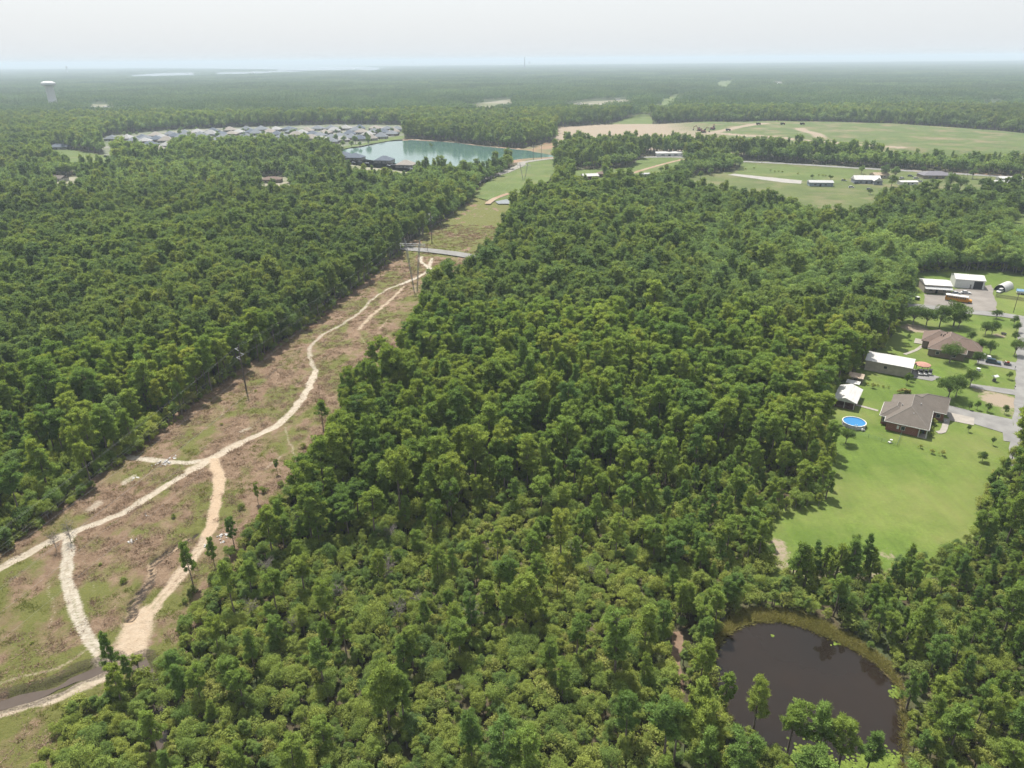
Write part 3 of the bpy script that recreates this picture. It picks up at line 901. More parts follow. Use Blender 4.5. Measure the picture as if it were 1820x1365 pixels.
def gen_broad(seed, lod, h=6.0, rad=2.6, leaf=.30, nl=16, dens=120, trunk_h=.3, wob=.35):
    r = np.random.default_rng(seed)
    parts = [np_tube([(0, 0, 0), (r.normal(0, .1), r.normal(0, .1), h * .35), (r.normal(0, .2), r.normal(0, .2), h * .7)],
                     [.022 * h + .03, .016 * h + .02, .01], 6 if lod == 0 else 4)]
    cz = h * (trunk_h + (1 - trunk_h) * .48)
    rz = h * (1 - trunk_h) * .5
    C, N, S, TN = [], [], [], []
    for i in range(nl):
        u = r.normal(size=3); u /= np.linalg.norm(u)
        if u[2] < -.35: u[2] = -u[2] * .5
        k = r.uniform(.45, .92)
        c = np.array([u[0] * rad * k, u[1] * rad * k, cz + u[2] * rz * k])
        lr = rad * r.uniform(.24, .5)
        if lod < 2:
            parts.append(np_tube([(0, 0, h * .3), c * [.5, .5, 1] * [1, 1, .75], c], [.02 * h * .5, .012 * h * .5, .01], 3))
        n = int({0: dens, 1: dens * .42, 2: dens * .15, 3: dens * .05}[lod]) + 1
        q = unit(r.normal(size=(n, 3)) + [0, 0, .35])
        rr = lr * (1 - r.random(n) ** 2 * wob) * r.uniform(.85, 1.15, n)
        C.append(c + q * rr[:, None] * [1, 1, .8])
        N.append(unit(q * .75 + r.normal(0, .5, (n, 3)) + [0, 0, .5]))
        S.append(r.uniform(.75, 1.3, n) * leaf * {0: 1, 1: 1.55, 2: 2.5, 3: 4.2}[lod])
        TN.append(np.clip(r.normal(.5, .22, n) + r.uniform(-.18, .18), 0, 1))
    lv = leaves(r, np.concatenate(C), np.concatenate(N), np.concatenate(S), np.concatenate(TN))
    return join(parts), lv

def gen_dead(seed, h=5.0):
    r = np.random.default_rng(seed)
    parts = [np_tube([(0, 0, 0), (.1, 0, h * .5), (.2, .1, h * .95)], [.07, .05, .015], 4)]
    tw = []
    for i in range(34):
        z = h * r.uniform(.3, .95); az = r.uniform(0, 6.28); L = h * r.uniform(.16, .34)
        d = unit(np.array([math.cos(az), math.sin(az), r.uniform(.3, 1.1)]))
        o = np.array([.15 * z / h, .05, z])
        parts.append(np_tube([o, o + d * L], [.03, .012], 3))
        for k in range(9):
            s = r.uniform(.3, 1)
            e = unit(d + r.normal(0, .7, 3))
            p = o + d * L * s
            tw.append(np_tube([p, p + e * L * r.uniform(.25, .55)], [.016, .007], 3))
    return join(parts), join(tw)

VAR = {}       # kind -> lod -> list of (trunk mesh, crown mesh, joined mesh)
def register(kind, lod, seed, gen, lm, bm_):
    (tv, tt), (lv, lt, tone) = gen
    n = '%s_%d_%02d' % (kind, lod, seed)
    tm = mk_mesh(n + '_trunk', tv, tt, [bm_])
    cm = mk_mesh(n + '_crown', lv, lt, [lm], tone=tone)
    jv = np.concatenate([tv, lv]); jt = np.concatenate([tt, lt + len(tv)])
    jm = mk_mesh(n, jv, jt, [bm_, lm], mi=np.r_[np.zeros(len(tt), int), np.ones(len(lt), int)], tone=np.r_[np.zeros(len(tv)), tone])
    VAR.setdefault(kind, {}).setdefault(lod, []).append((tm, cm, jm))

for lod, cnt in ((0, 10), (1, 8), (2, 6)):
    for s in range(cnt): register('pine', lod, s, gen_pine(100 + s, lod), L_PINE_FAR if lod else L_PINE, M_BARK)
for lod, cnt in ((0, 5), (1, 4)):
    for s in range(cnt): register('young_pine', lod, s, gen_pine(200 + s, lod, 9.0, True), L_PINE, M_BARK)
for lod, cnt in ((0, 9), (1, 7), (2, 5)):
    for s in range(cnt): register('broad', lod, s, gen_broad(300 + s, lod, 6.0, (1.25, 1.6, 1.9, 2.2, 1.4, 2.4, 1.7, 2.0, 1.1)[s], .18, 30, 150, (.1, .2, .12)[s % 3], .75), L_BROAD, M_BARK2)
for lod, cnt in ((0, 4), (1, 6), (2, 6)):
    for s in range(cnt): register('oak', lod, s, gen_broad(400 + s, lod, 12.0, 3.7 + .25 * s, .34, 28, 240, .16), L_OAK, M_BARK2)
for lod, cnt in ((0, 6), (1, 4)):
    for s in range(cnt): register('bush', lod, s, gen_broad(500 + s, lod, 2.4, 1.2, .16, 14, 90, .02, .7), L_BUSH, M_BARK2)

# ---- scatter the wood
def jitter_grid(x0, x1, y0, y1, sp, seed):
    r = np.random.default_rng(seed)
    gx, gy = np.meshgrid(np.arange(x0, x1, sp), np.arange(y0, y1, sp))
    return (gx + r.uniform(-.46, .46, gx.shape) * sp).ravel(), (gy + r.uniform(-.46, .46, gy.shape) * sp).ravel()

def open_mask(X, Y):
    m = np.zeros(X.shape, bool)
    for pl in CLEAR: m |= inside(pl, X, Y)
    return m

def in_frame(X, Y, Z, margin):
    px, py, dep = to_px(X, Y, Z)
    return (px > -1820 * margin) & (px < 1820 * (1 + margin)) & (py < 1365 * (1 + margin * 1.2)) & (dep > 5)

TX, TY, TK, TH, TB = [], [], [], [], []     # tree x, y, kind, height; TB bushes
KINDS = {'pine': 0, 'young_pine': 1, 'broad': 2, 'oak': 3, 'bush': 4}
H0 = {'pine': 14.0, 'young_pine': 9.0, 'broad': 6.0, 'oak': 12.0, 'bush': 2.4}

def zone(px, py):
    """share of pine, young pine, broadleaf, oak; mean tall height, mean low height, by where the spot lies in the place"""
    return None

def plan(X, Y, seed):
    r = np.random.default_rng(seed)
    px, py, dep = to_px(X, Y, np.zeros_like(X))
    n = len(X)
    u = r.random(n)
    patch = vnoise(X, Y, 38, 3) * .6 + vnoise(X, Y, 13, 4) * .4
    corr_x = cor_o[0] + (Y - cor_o[1]) * cor_dir[0] / cor_dir[1]
    left_side = X < corr_x - 10
    fp = np.full(n, .74); fy = np.full(n, .0); fo = np.where(Y > 260, .06, 0.0)
    ht = np.full(n, 14.5); hl = np.full(n, 6.5)
    # low scrubby foreground between corridor and pond
    fg = (~left_side) & (Y < 150) & (X < 45)
    w = smooth(105, 185, Y + (patch - .5) * 70)
    fp = np.where(~left_side & (Y < 220) & (X < 75), .11 + .60 * w, fp)
    ht = np.where(~left_side & (Y < 220), 11.0 + 3.5 * w, ht)
    hl = np.where(~left_side & (Y < 220), 4.2 + 1.6 * w, hl)
    # round the pond and below the lawn: young pines
    pd = (X > 26) & (Y < 172) & (~left_side) & (X > 26 + (Y - 60) * .10)
    fp = np.where(pd, .34, fp); fy = np.where(pd, .40, fy); ht = np.where(pd, 10.0, ht); hl = np.where(pd, 4.0, hl)
    # left wood: lower and leafy in front, tall pine behind
    lf = left_side & (Y < 195 + (patch - .5) * 30)
    fp = np.where(lf, .22, fp); hl = np.where(lf, 6.4, hl); fo = np.where(lf, .03, fo)
    # farther left: oaks in the wood
    fl = left_side & (Y > 430)
    k = smooth(430, 640, Y + (patch - .5) * 160)
    fo = np.where(fl, .08 + .52 * k, fo); fp = np.where(fl, .7 - .45 * k, fp)
    # right behind the yards and below the fields: oaks
    rt = (~left_side) & (X > 95) & (Y > 300)
    fo = np.where(rt, .62, fo); fp = np.where(rt, .18, fp)
    md = (~left_side) & (Y > 410) & (X <= 120) & (Y < 600)
    fo = np.where(md, .40, fo); fp = np.where(md, .42, fp)
    # belt in front of the landfill and shore of the lake: tall
    bl = (Y > 800)
    fo = np.where(bl, .30, fo); fp = np.where(bl, .58, fp); ht = np.where(bl, 18.5, ht)
    kind = np.where(u < fp, 0, np.where(u < fp + fy, 1, np.where(u < fp + fy + fo, 3, 2)))
    h = np.where(kind == 0, ht * r.normal(1, .2, n) * (.82 + .36 * patch),
        np.where(kind == 1, r.uniform(5.0, 9.5, n),
        np.where(kind == 3, np.where(bl, 14.5, 11.5) * r.normal(1, .15, n), hl * r.normal(1, .2, n))))
    return kind, np.clip(h, 2.2, 24), patch

NEAR, FARR = 620, 1500
Xn, Yn = jitter_grid(-520, 520, 40, NEAR, 3.5, 1)
Xf, Yf = jitter_grid(-1250, 1300, NEAR, FARR, 5.6, 2)
X = np.r_[Xn, Xf]; Y = np.r_[Yn, Yf]
ok = in_frame(X, Y, np.full(X.shape, 6.0), .12) & ~open_mask(X, Y)
X, Y = X[ok], Y[ok]
kind, hh, patch = plan(X, Y, 5)
tall = ((hh > 5.5) & (inside(EDGE_TALL, X, Y) | inside(POND_TALL, X, Y))) | ((hh > 7.5) & inside(YARD_TALL, X, Y))
X, Y, kind, hh = X[~tall], Y[~tall], kind[~tall], hh[~tall]
# low scrub that closes the canopy of the foreground wood and the wood edges
Xs, Ys = jitter_grid(-300, 200, 40, 360, 2.4, 15)
oks = in_frame(Xs, Ys, np.full(Xs.shape, 3.0), .08) & ~open_mask(Xs, Ys)
Xs, Ys = Xs[oks], Ys[oks]
rs = np.random.default_rng(16)
cx_s = cor_o[0] + (Ys - cor_o[1]) * cor_dir[0] / cor_dir[1]
ps = np.where(Xs < cx_s - 10, .50, 1 - .5 * smooth(115, 215, Ys)) * np.where(Xs > 60, .55, 1)
ks = rs.random(len(Xs)) < ps
Xs, Ys = Xs[ks], Ys[ks]
hs = rs.uniform(2.2, 4.6, len(Xs)) * (.85 + .4 * vnoise(Xs, Ys, 9, 31)) * (1 + .6 * smooth(130, 210, Ys))
X = np.r_[X, Xs]; Y = np.r_[Y, Ys]; kind = np.r_[kind, np.full(len(Xs), 2)]; hh = np.r_[hh, hs]
rr = np.random.default_rng(3)
gap = (vnoise(X, Y, 11, 9) > .80) & (Y < NEAR) & (Y > 190)          # small openings with low growth
keepm = ~gap | (rr.random(len(X)) < .45)
X, Y, kind, hh = X[keepm], Y[keepm], kind[keepm], hh[keepm]
# bushes under and between, near only; thicker along the edges
Xb, Yb = jitter_grid(-330, 330, 40, 420, 3.3, 7)
okb = in_frame(Xb, Yb, np.full(Xb.shape, 2.0), .08) & ~open_mask(Xb, Yb)
Xb, Yb = Xb[okb], Yb[okb]
hb = np.random.default_rng(8).uniform(1.4, 3.4, len(Xb)) * (1 + .3 * (Yb < 150))

def proj_size(X, Y, h): return h / np.sqrt(X * X + Y * Y + CAM_H ** 2)

names = ['pine', 'young_pine', 'broad', 'oak', 'bush']
dist = np.sqrt(X * X + Y * Y + CAM_H ** 2)
vis = in_frame(X, Y, hh * .6, -.004)
size = proj_size(X, Y, hh) * vis
single = np.zeros(len(X), bool)
for group in ((0,), (1,), (2, 3)):
    idx = np.where(np.isin(kind, group))[0]
    order = idx[np.argsort(-size[idx])][:300]
    single[order[size[order] > 0]] = True

DEADV = [gen_dead(s) for s in (1, 2, 3)]
DEADM = [(mk_mesh('dead_trunk%d' % i, a[0], a[1], [M_DEAD]), mk_mesh('dead_twigs%d' % i, b[0], b[1], [M_DEAD])) for i, (a, b) in enumerate(DEADV)]

def place_tree(kindname, v, x, y, h, rz, label, group=None, z=0.0, name=None, tilt=None, cat='tree'):
    tm, cm, _ = VAR[kindname][0][v % len(VAR[kindname][0])]
    nm = name or {'pine': 'pine_tree', 'young_pine': 'young_pine_tree', 'broad': 'broadleaf_tree', 'oak': 'broadleaf_tree', 'bush': 'bush'}[kindname]
    e = empty(nm, (x, y, z), rz, label, cat, group)
    s = h / H0[kindname]
    k_w = rnd.uniform(.85, 1.25) if kindname == 'pine' else 1.0
    e.scale = (s * k_w * rnd.uniform(.92, 1.1), s * k_w * rnd.uniform(.92, 1.1), s)
    if tilt: e.rotation_euler = (tilt[0], tilt[1], rz)
    mobj('trunk', tm, e); mobj('crown', cm, e)
    return e

def where_text(x, y, k):
    corr = cor_o[0] + (y - cor_o[1]) * cor_dir[0] / cor_dir[1]
    if x < corr - 10:
        if y < 200: return 'in the woods left of the power line corridor'
        return 'in the tall wood left of the corridor'
    if x > 95:
        if y > 300: return 'in the oak wood behind the metal buildings' if x > .52 * y else 'in the wood between the yards and far fields'
        return 'on the wood edge left of the yards' if y > 180 else 'in the trees right of the big lawn'
    if x > 30 and y < 175:
        dp = seg_dist(POND + [POND[0]], np.array([x]), np.array([y]))[0]
        if dp < 9: return 'on the shore of the brown pond'
        if x > 70: return 'in the thick growth right of the brown pond'
        return 'between the brown pond and the mown lawn' if y > 112 else 'in the wood below the brown pond'
    de = seg_dist(CORRIDOR, np.array([x]), np.array([y]))[0]
    if de < 9: return 'on the wood edge beside the corridor'
    side = ', left part' if x < -20 else ', right part' if x > 25 else ', middle part'
    if y < 120: return 'in the scrubby foreground wood' + side
    if y < 175: return 'in the centre of the large wood' + side
    return 'in the tall far half of the large wood' + side

def how_text(k, h):
    if k == 0: return 'tall dark-trunked pine' if h > 12.5 else 'medium pine with a rounded tufted crown' if h > 10 else 'short pine with a rounded tufted crown'
    if k == 1: return 'slender young pine tapering to a point'
    if k == 3: return 'wide round-crowned leafy tree'
    return 'taller leafy broadleaf tree' if h > 5.6 else 'low leafy broadleaf tree' if h > 3.6 else 'small bushy broadleaf tree'

rz_all = np.random.default_rng(21).uniform(0, 6.283, len(X))
for i in np.where(single)[0]:
    k = int(kind[i])
    lab = how_text(k, hh[i]) + ' ' + where_text(float(X[i]), float(Y[i]), k)
    place_tree(names[k], int(i), float(X[i]), float(Y[i]), float(hh[i]), float(rz_all[i]), lab, lab)

# ---- everything beyond the singled-out trees: one mass of each kind
def instancer(name, coll_meshes, X, Y, Z, idx, scl, rz, label, cat, kind='stuff', tilt=0.03):
    coll = bpy.data.collections.new(name + '_kinds')
    for i, me in enumerate(coll_meshes):
        coll.objects.link(bpy.data.objects.new('%s_%03d' % (name, i), me))
    n = len(X)
    me = bpy.data.meshes.new(name)
    me.vertices.add(n)
    me.vertices.foreach_set('co', np.stack([X, Y, Z], 1).astype(np.float32).ravel())
    a = me.attributes.new('pick', 'INT', 'POINT'); a.data.foreach_set('value', idx.astype(np.int32))
    a = me.attributes.new('size', 'FLOAT_VECTOR', 'POINT'); a.data.foreach_set('vector', scl.astype(np.float32).ravel())
    r = np.random.default_rng(len(name))
    rot = np.stack([r.normal(0, tilt, n), r.normal(0, tilt, n), rz], 1)
    a = me.attributes.new('turn', 'FLOAT_VECTOR', 'POINT'); a.data.foreach_set('vector', rot.astype(np.float32).ravel())
    me.update()
    o = mobj(name, me)
    tag(o, label, cat, None, kind)
    ng = bpy.data.node_groups.new(name, 'GeometryNodeTree')
    ng.interface.new_socket('Geometry', in_out='INPUT', socket_type='NodeSocketGeometry')
    ng.interface.new_socket('Geometry', in_out='OUTPUT', socket_type='NodeSocketGeometry')
    gi = ng.nodes.new('NodeGroupInput'); go = ng.nodes.new('NodeGroupOutput')
    ci = ng.nodes.new('GeometryNodeCollectionInfo')
    ci.inputs['Collection'].default_value = coll
    ci.inputs['Separate Children'].default_value = True
    ci.inputs['Reset Children'].default_value = True
    ip = ng.nodes.new('GeometryNodeInstanceOnPoints')
    ip.inputs['Pick Instance'].default_value = True
    def na(nm, ty):
        q = ng.nodes.new('GeometryNodeInputNamedAttribute')
        q.data_type = ty
        q.inputs['Name'].default_value = nm
        return q.outputs['Attribute']
    ng.links.new(gi.outputs[0], ip.inputs['Points'])
    ng.links.new(ci.outputs[0], ip.inputs['Instance'])
    ng.links.new(na('pick', 'INT'), ip.inputs['Instance Index'])
    ng.links.new(na('turn', 'FLOAT_VECTOR'), ip.inputs['Rotation'])
    ng.links.new(na('size', 'FLOAT_VECTOR'), ip.inputs['Scale'])
    ng.links.new(ip.outputs[0], go.inputs[0])
    md = o.modifiers.new('scatter', 'NODES')
    md.node_group = ng
    return o

def mass(name, kinds, sel, X, Y, H, K, label, cat):
    meshes, start = [], {}
    for k in kinds:
        for lod in sorted(VAR[names[k]]):
            start[(k, lod)] = (len(meshes), len(VAR[names[k]][lod]))
            meshes += [v[2] for v in VAR[names[k]][lod]]
    x, y, h, kk = X[sel], Y[sel], H[sel], K[sel]
    d = np.sqrt(x * x + y * y + CAM_H ** 2)
    r = np.random.default_rng(sum(kinds) + 40)
    idx = np.zeros(len(x), int)
    h0 = np.zeros(len(x))
    for k in kinds:
        lods = sorted(VAR[names[k]])
        m = kk == k
        lod = np.where(d < 300, 0, np.where(d < 640, 1, 2))
        lod = np.minimum(lod, lods[-1])
        for l in lods:
            q = m & (lod == l)
            s, c = start[(k, l)]
            idx[q] = s + r.integers(0, c, q.sum())
        h0[m] = H0[names[k]]
    s = h / h0
    sx = s * r.uniform(.88, 1.18, len(x)) * np.where(kk == 0, r.uniform(.85, 1.2, len(x)), 1)
    instancer(name, meshes, x, y, np.zeros(len(x)), idx, np.stack([sx, sx * r.uniform(.9, 1.1, len(x)), s], 1), r.uniform(0, 6.283, len(x)), label, cat)

mass('pine_wood', (0, 1), ~single & np.isin(kind, (0, 1)), X, Y, hh, kind, 'mass of pines filling the woods on both sides of the corridor', 'pine wood')
mass('broadleaf_wood', (2, 3), ~single & np.isin(kind, (2, 3)), X, Y, hh, kind, 'mass of leafy broadleaf trees mixed through the woods', 'broadleaf wood')
mass('undergrowth', (4,), np.ones(len(Xb), bool), Xb, Yb, hb, np.full(len(Xb), 4), 'low bushy undergrowth between the trees of the near woods', 'undergrowth')

# ---- far forest: patches of canopy
def patch_mesh(name, size, n, seed, leafy):
    r = np.random.default_rng(seed)
    B, D, Lw, W, T = [], [], [], [], []
    tx, ty = r.uniform(-size / 2, size / 2, n), r.uniform(-size / 2, size / 2, n)
    th = np.clip(r.normal(14.5, 2.6, n), 8, 21)
    q = 13
    for k in range(q):
        rad = np.where(r.random(n) < leafy, 3.4, 2.5)
        a = r.uniform(0, 6.283, n); t = r.random(n)
        rr_ = rad * np.sqrt(np.clip(1 - (t - .4) ** 2 / .42, 0.05, 1)) * r.uniform(.4, 1, n)
        c = np.stack([tx + np.cos(a) * rr_, ty + np.sin(a) * rr_, th * (.5 + .46 * t)], 1)
        dd = unit(np.stack([np.cos(a) * .6, np.sin(a) * .6, np.full(n, .6)], 1) + r.normal(0, .4, (n, 3)))
        B.append(c - dd * .8); D.append(dd); Lw.append(r.uniform(1.6, 3.0, n)); W.append(r.uniform(1.1, 2.2, n))
        T.append(np.clip(r.normal(.5, .2, n) + np.sin(tx * 3.1 + ty * 1.7) * .2, 0, 1))
    V, tr, tone = spikes(r, np.concatenate(B), np.concatenate(D), np.concatenate(Lw), np.concatenate(W), np.concatenate(T))
    return mk_mesh(name, V, tr, [L_FAR], tone=tone)

def ring_cells(y0, y1, cell, seed, margin):
    w = y1 * .86
    x, y = jitter_grid(-w, w, y0, y1, cell, seed)
    ok = in_frame(x, y, np.full(x.shape, 10.0), margin) & ~open_mask(x, y)
    return x[ok], y[ok]
pm = [patch_mesh('patch%d' % s, 46, 105, 900 + s, .3 + .1 * s) for s in range(5)]
pb = [patch_mesh('wide_patch%d' % s, 175, 800, 950 + s, .3 + .1 * s) for s in range(5)]
x1, y1 = ring_cells(FARR - 20, 3600, 40, 31, .08)
x2, y2 = ring_cells(3560, 14000, 150, 32, .05)
r = np.random.default_rng(77)
idx = np.r_[r.integers(0, 5, len(x1)), 5 + r.integers(0, 5, len(x2))]
xx, yy = np.r_[x1, x2], np.r_[y1, y2]
sz = .85 + .35 * vnoise(xx, yy, 260, 5) + r.normal(0, .05, len(xx))
instancer('far_forest', pm + pb, xx, yy, np.zeros(len(xx)), idx, np.stack([np.ones(len(xx)), np.ones(len(xx)), sz], 1),
          r.integers(0, 4, len(xx)) * 1.5708 + r.normal(0, .2, len(xx)), 'hazy far forest stretching to the horizon', 'forest', tilt=0.0)
print('trees', len(X), 'bushes', len(Xb), 'single', single.sum(), 'patches', len(xx))
# ------------------------------------------------------------------ materials of built things
def brick_mat(name, a, b, mortar):
    g = NT(name)
    bt = g.t.nodes.new('ShaderNodeTexBrick')
    bt.inputs['Color1'].default_value = (*(c * ALB for c in a), 1); bt.inputs['Color2'].default_value = (*(c * ALB for c in b), 1); bt.inputs['Mortar'].default_value = (*(c * ALB for c in mortar), 1)
    bt.inputs['Scale'].default_value = 4.0
    mp = g.t.nodes.new('ShaderNodeMapping'); mp.inputs['Rotation'].default_value = (math.pi / 2, 0, 0)
    g.link(g.tc, mp.inputs['Vector']); g.link(mp.outputs[0], bt.inputs['Vector'])
    g.color(g.mix(g.math('MULTIPLY', g.noise(1.2, 5), .35), bt.outputs['Color'], tuple(x * .75 for x in a)))
    return g.m
def shingle_mat(name, a, b):
    g = NT(name)
    c = g.mix(g.noise(3.5, 6, .75, .3, .7), a, b)
    c = g.mix(g.math('MULTIPLY', g.noise(.5, 4), .4), c, tuple(x * .8 for x in a))
    g.color(c); g.bump(g.noise(6, 3), .5, .03)
    return g.m
def metal_roof_mat(name, a, streak):
    g = NT(name)
    c = g.mix(g.noise(.6, 5, .6, .45, .75, vec=g.scaled(3, .4, .4)), a, streak)
    g.color(c); g.b.inputs['Roughness'].default_value = .45
    g.bump(g.math('SINE', g.math('MULTIPLY', g.noise(1, 0), 1)), 0.02)
    return g.m
M_BRICK = brick_mat('red_brick', (0.34, 0.125, 0.085), (0.27, 0.095, 0.07), (0.42, 0.33, 0.27))
M_TANBRICK = brick_mat('tan_brick', (0.33, 0.26, 0.20), (0.26, 0.2, 0.16), (0.4, 0.36, 0.3))
M_SHING = shingle_mat('grey_shingle', (0.160, 0.138, 0.120), (0.225, 0.198, 0.175))
M_SHING2 = shingle_mat('brown_shingle', (0.18, 0.128, 0.105), (0.25, 0.19, 0.16))
M_TRIM = mat('white_trim', (0.74, 0.73, 0.70), .6, .05, 1)
M_WMET = metal_roof_mat('white_metal', (0.66, 0.66, 0.65), (0.50, 0.48, 0.45))
M_GMET = metal_roof_mat('grey_metal', (0.52, 0.53, 0.54), (0.40, 0.40, 0.40))
M_RUST = metal_roof_mat('rusty_metal', (0.50, 0.40, 0.30), (0.30, 0.20, 0.14))
M_TAN = mat('tan_siding', (0.47, 0.42, 0.35), .7, .1, .8)
M_WHITE = mat('white_paint', (0.82, 0.82, 0.80), .5, .06, 1)
M_DARK = mat('dark_parts_and_shade', (0.035, 0.035, 0.04), .7, .2, 1)  # near-black of dark parts, also paints the shade in the garage bay
M_GLASS = mat('window_glass', (0.05, 0.065, 0.08), .12, .2, 1, spec=.5)
M_STEEL = mat('galvanised_steel', (0.42, 0.43, 0.44), .5, .1, 1, metal=.4)
M_POLE = mat('weathered_pole', (0.15, 0.125, 0.11), .85, .2, 1)
M_WOOD = mat('grey_wood', (0.25, 0.21, 0.17), .9, .2, 2)
M_RUBBER = mat('black_rubber', (0.03, 0.03, 0.03), .8, .2, 2)
M_WIRE = mat('aluminium_wire', (0.42, 0.43, 0.44), .45, .05, 1)
M_CERAM = mat('white_insulator', (0.72, 0.73, 0.74), .4, .05, 1)
M_YELLOW = mat('bus_yellow', (0.72, 0.32, 0.02), .45, .06, 1)

ROT = -0.571
def corner_frame(p, q):
    """world point p and the angle of the line p->q"""
    return p, math.atan2(q[1] - p[1], q[0] - p[0])

def add_window(root, x0, z0, x1, z1, y, face, trim=None):
    """window on a wall; face '-y','+y' (x range) or '-x','+x' (x range is y range, y is x)"""
    s = -1 if face[0] == '-' else 1
    fr, pn = MB(), MB()
    a, b = (y + s * .05, y + s * .0)
    lo, hi = min(y - s * .02, y + s * .06), max(y - s * .02, y + s * .06)
    glo, ghi = min(y, y + s * .08), max(y, y + s * .08)
    def bx(m, u0, v0, u1, v1, l, h_):
        if face[1] == 'y': m.box(u0, l, v0, u1, h_, v1)
        else: m.box(l, u0, v0, h_, u1, v1)
    bx(fr, x0, z0, x1, z1, lo, hi)
    w = .1
    bx(pn, x0 + w, z0 + w, x1 - w, z1 - w, glo, ghi)
    f = fr.build('window', trim or M_TRIM, root)
    pn.build('pane', M_GLASS, f)
    return f

def add_door(root, x0, x1, z1, y, face, m=None, name='door', z0=0.05):
    s = -1 if face[0] == '-' else 1
    lo, hi = min(y - s * .02, y + s * .07), max(y - s * .02, y + s * .07)
    d = MB()
    if face[1] == 'y': d.box(x0, lo, z0, x1, hi, z1)
    else: d.box(lo, x0, z0, hi, x1, z1)
    return d.build(name, m or M_TRIM, root)

# ------------------------------------------------------------------ brick house with the pool
bh = empty('brick_house', P(1569, 764) + (.1,), ROT, 'red brick house with grey shingle hip roofs beside the round pool', 'house')
w = MB()
w.box(.5, .5, 0, 9.3, 6, 3.0).box(.52, 3.2, .01, 11.3, 21.5, 2.98).box(-1.3, 4.1, .02, 6, 14, 2.88).box(8, 15.5, .03, 15.1, 24, 2.94)
w.prism([(15.5, 2.93), (24, 2.93), (19.75, 5.9)], 14.9, 15.08, 'x')
w.build('wall', M_BRICK, bh)
rf = MB().roof(-.1, -.1, 12, 22, 3.15, 7.0, 'y').build('roof', M_SHING, bh)
MB().roof(-1.9, 3.5, 6.2, 14.6, 3.02, 5.6, 'y').build('roof', M_SHING, bh)
MB().roof(4.6, 14.9, 15.7, 24.6, 3.08, 6.6, 'x', ('hip', 'gable')).build('roof', M_SHING, bh)
for (x, y, z) in ((7.0, 4.0, 5.4), (3.4, 9.0, 5.4), (8.3, 12.0, 5.6)):
    MB().lathe([(.0, z + .5), (.16, z + .5), (.14, z - .5)], 8, x, y).build('vent', M_GMET, rf)
MB().box(-.15, -.22, 2.9, 12.05, -.12, 3.12).box(12.02, -.2, 2.9, 12.12, 15, 3.12).box(-.22, -.2, 2.9, -.12, 3.4, 3.12).build('fascia', M_TRIM, bh)
MB().box(-2.0, 3.35, 2.78, -.2, 3.47, 3.0).box(-2.02, 3.4, 2.78, -1.92, 14.6, 3.0).build('fascia', M_TRIM, bh)
MB().box(12.2, 14.7, 2.85, 15.75, 14.85, 3.06).build('fascia', M_TRIM, bh)
for x, y in ((9.55, .35), (11.6, .35)): MB().box(x - .14, y - .14, 0, x + .14, y + .14, 2.95).build('porch_post', M_TRIM, bh)
MB().box(9.3, .1, 0, 11.9, 3.2, .16).build('porch_slab', M_CONC, bh)
add_door(bh, 10.0, 11.0, 2.2, 3.2, '-y', mat('green_door', (.05, .09, .07), .5), z0=.2)
add_window(bh, 4.6, 1.0, 5.8, 2.3, .5, '-y'); add_door(bh, 3.5, 4.1, 2.2, .5, '-y', M_WHITE, 'meter_box', 1.1)
add_window(bh, -1.0, .8, .2, 2.3, 4.1, '-y'); add_window(bh, 13.0, 1.0, 14.2, 2.3, 15.5, '-y')
for y in (6, 10, 13): add_window(bh, y, .9, y + 1.3, 2.3, 11.3, '+x')
for y in (7, 11): add_window(bh, y, .9, y + 1.3, 2.3, -1.3, '-x')
add_door(bh, 17, 22.3, 2.4, 15.1, '+x', M_TRIM, 'garage_door')
ac = empty('air_conditioner', (bh.matrix_basis @ Vector((15.9, 15.2, 0)))[:2] + (.1,), ROT, 'grey air conditioner by the brick house garage wall', 'air conditioner')
MB().box(-.4, -.4, 0, .4, .4, .8).build('case', M_GMET, ac); MB().lathe([(.0, .86), (.3, .86), (.34, .8)], 12).build('fan_guard', M_STEEL, ac)

def ridge_caps(parent, m, x0, y0, x1, y1, z0, z1, axis='x', ends=('hip', 'hip')):
    t = MB().roof(x0, y0, x1, y1, z0, z1, axis, ends)
    v = t.v
    c = MB().tube([v[8], v[9]], .13, 5)
    for a_, b_ in (((4, 8), (7, 8), (5, 9), (6, 9)) if axis == 'x' else ((4, 8), (5, 8), (6, 9), (7, 9))): c.tube([v[a_], v[b_]], .11, 5)
    c.build('ridge_cap', m, parent)
M_CAP = mat('ridge_shingle', (.27, .245, .22), .9, .1, 2); M_CAP2 = mat('ridge_shingle_brown', (.30, .24, .205), .9, .1, 2)
ridge_caps(rf, M_CAP, -.1, -.1, 12, 22, 3.15, 7.0, 'y'); ridge_caps(rf, M_CAP, -1.9, 3.5, 6.2, 14.6, 3.02, 5.6, 'y')
ridge_caps(rf, M_CAP, 4.6, 14.9, 15.7, 24.6, 3.08, 6.6, 'x', ('hip', 'gable'))
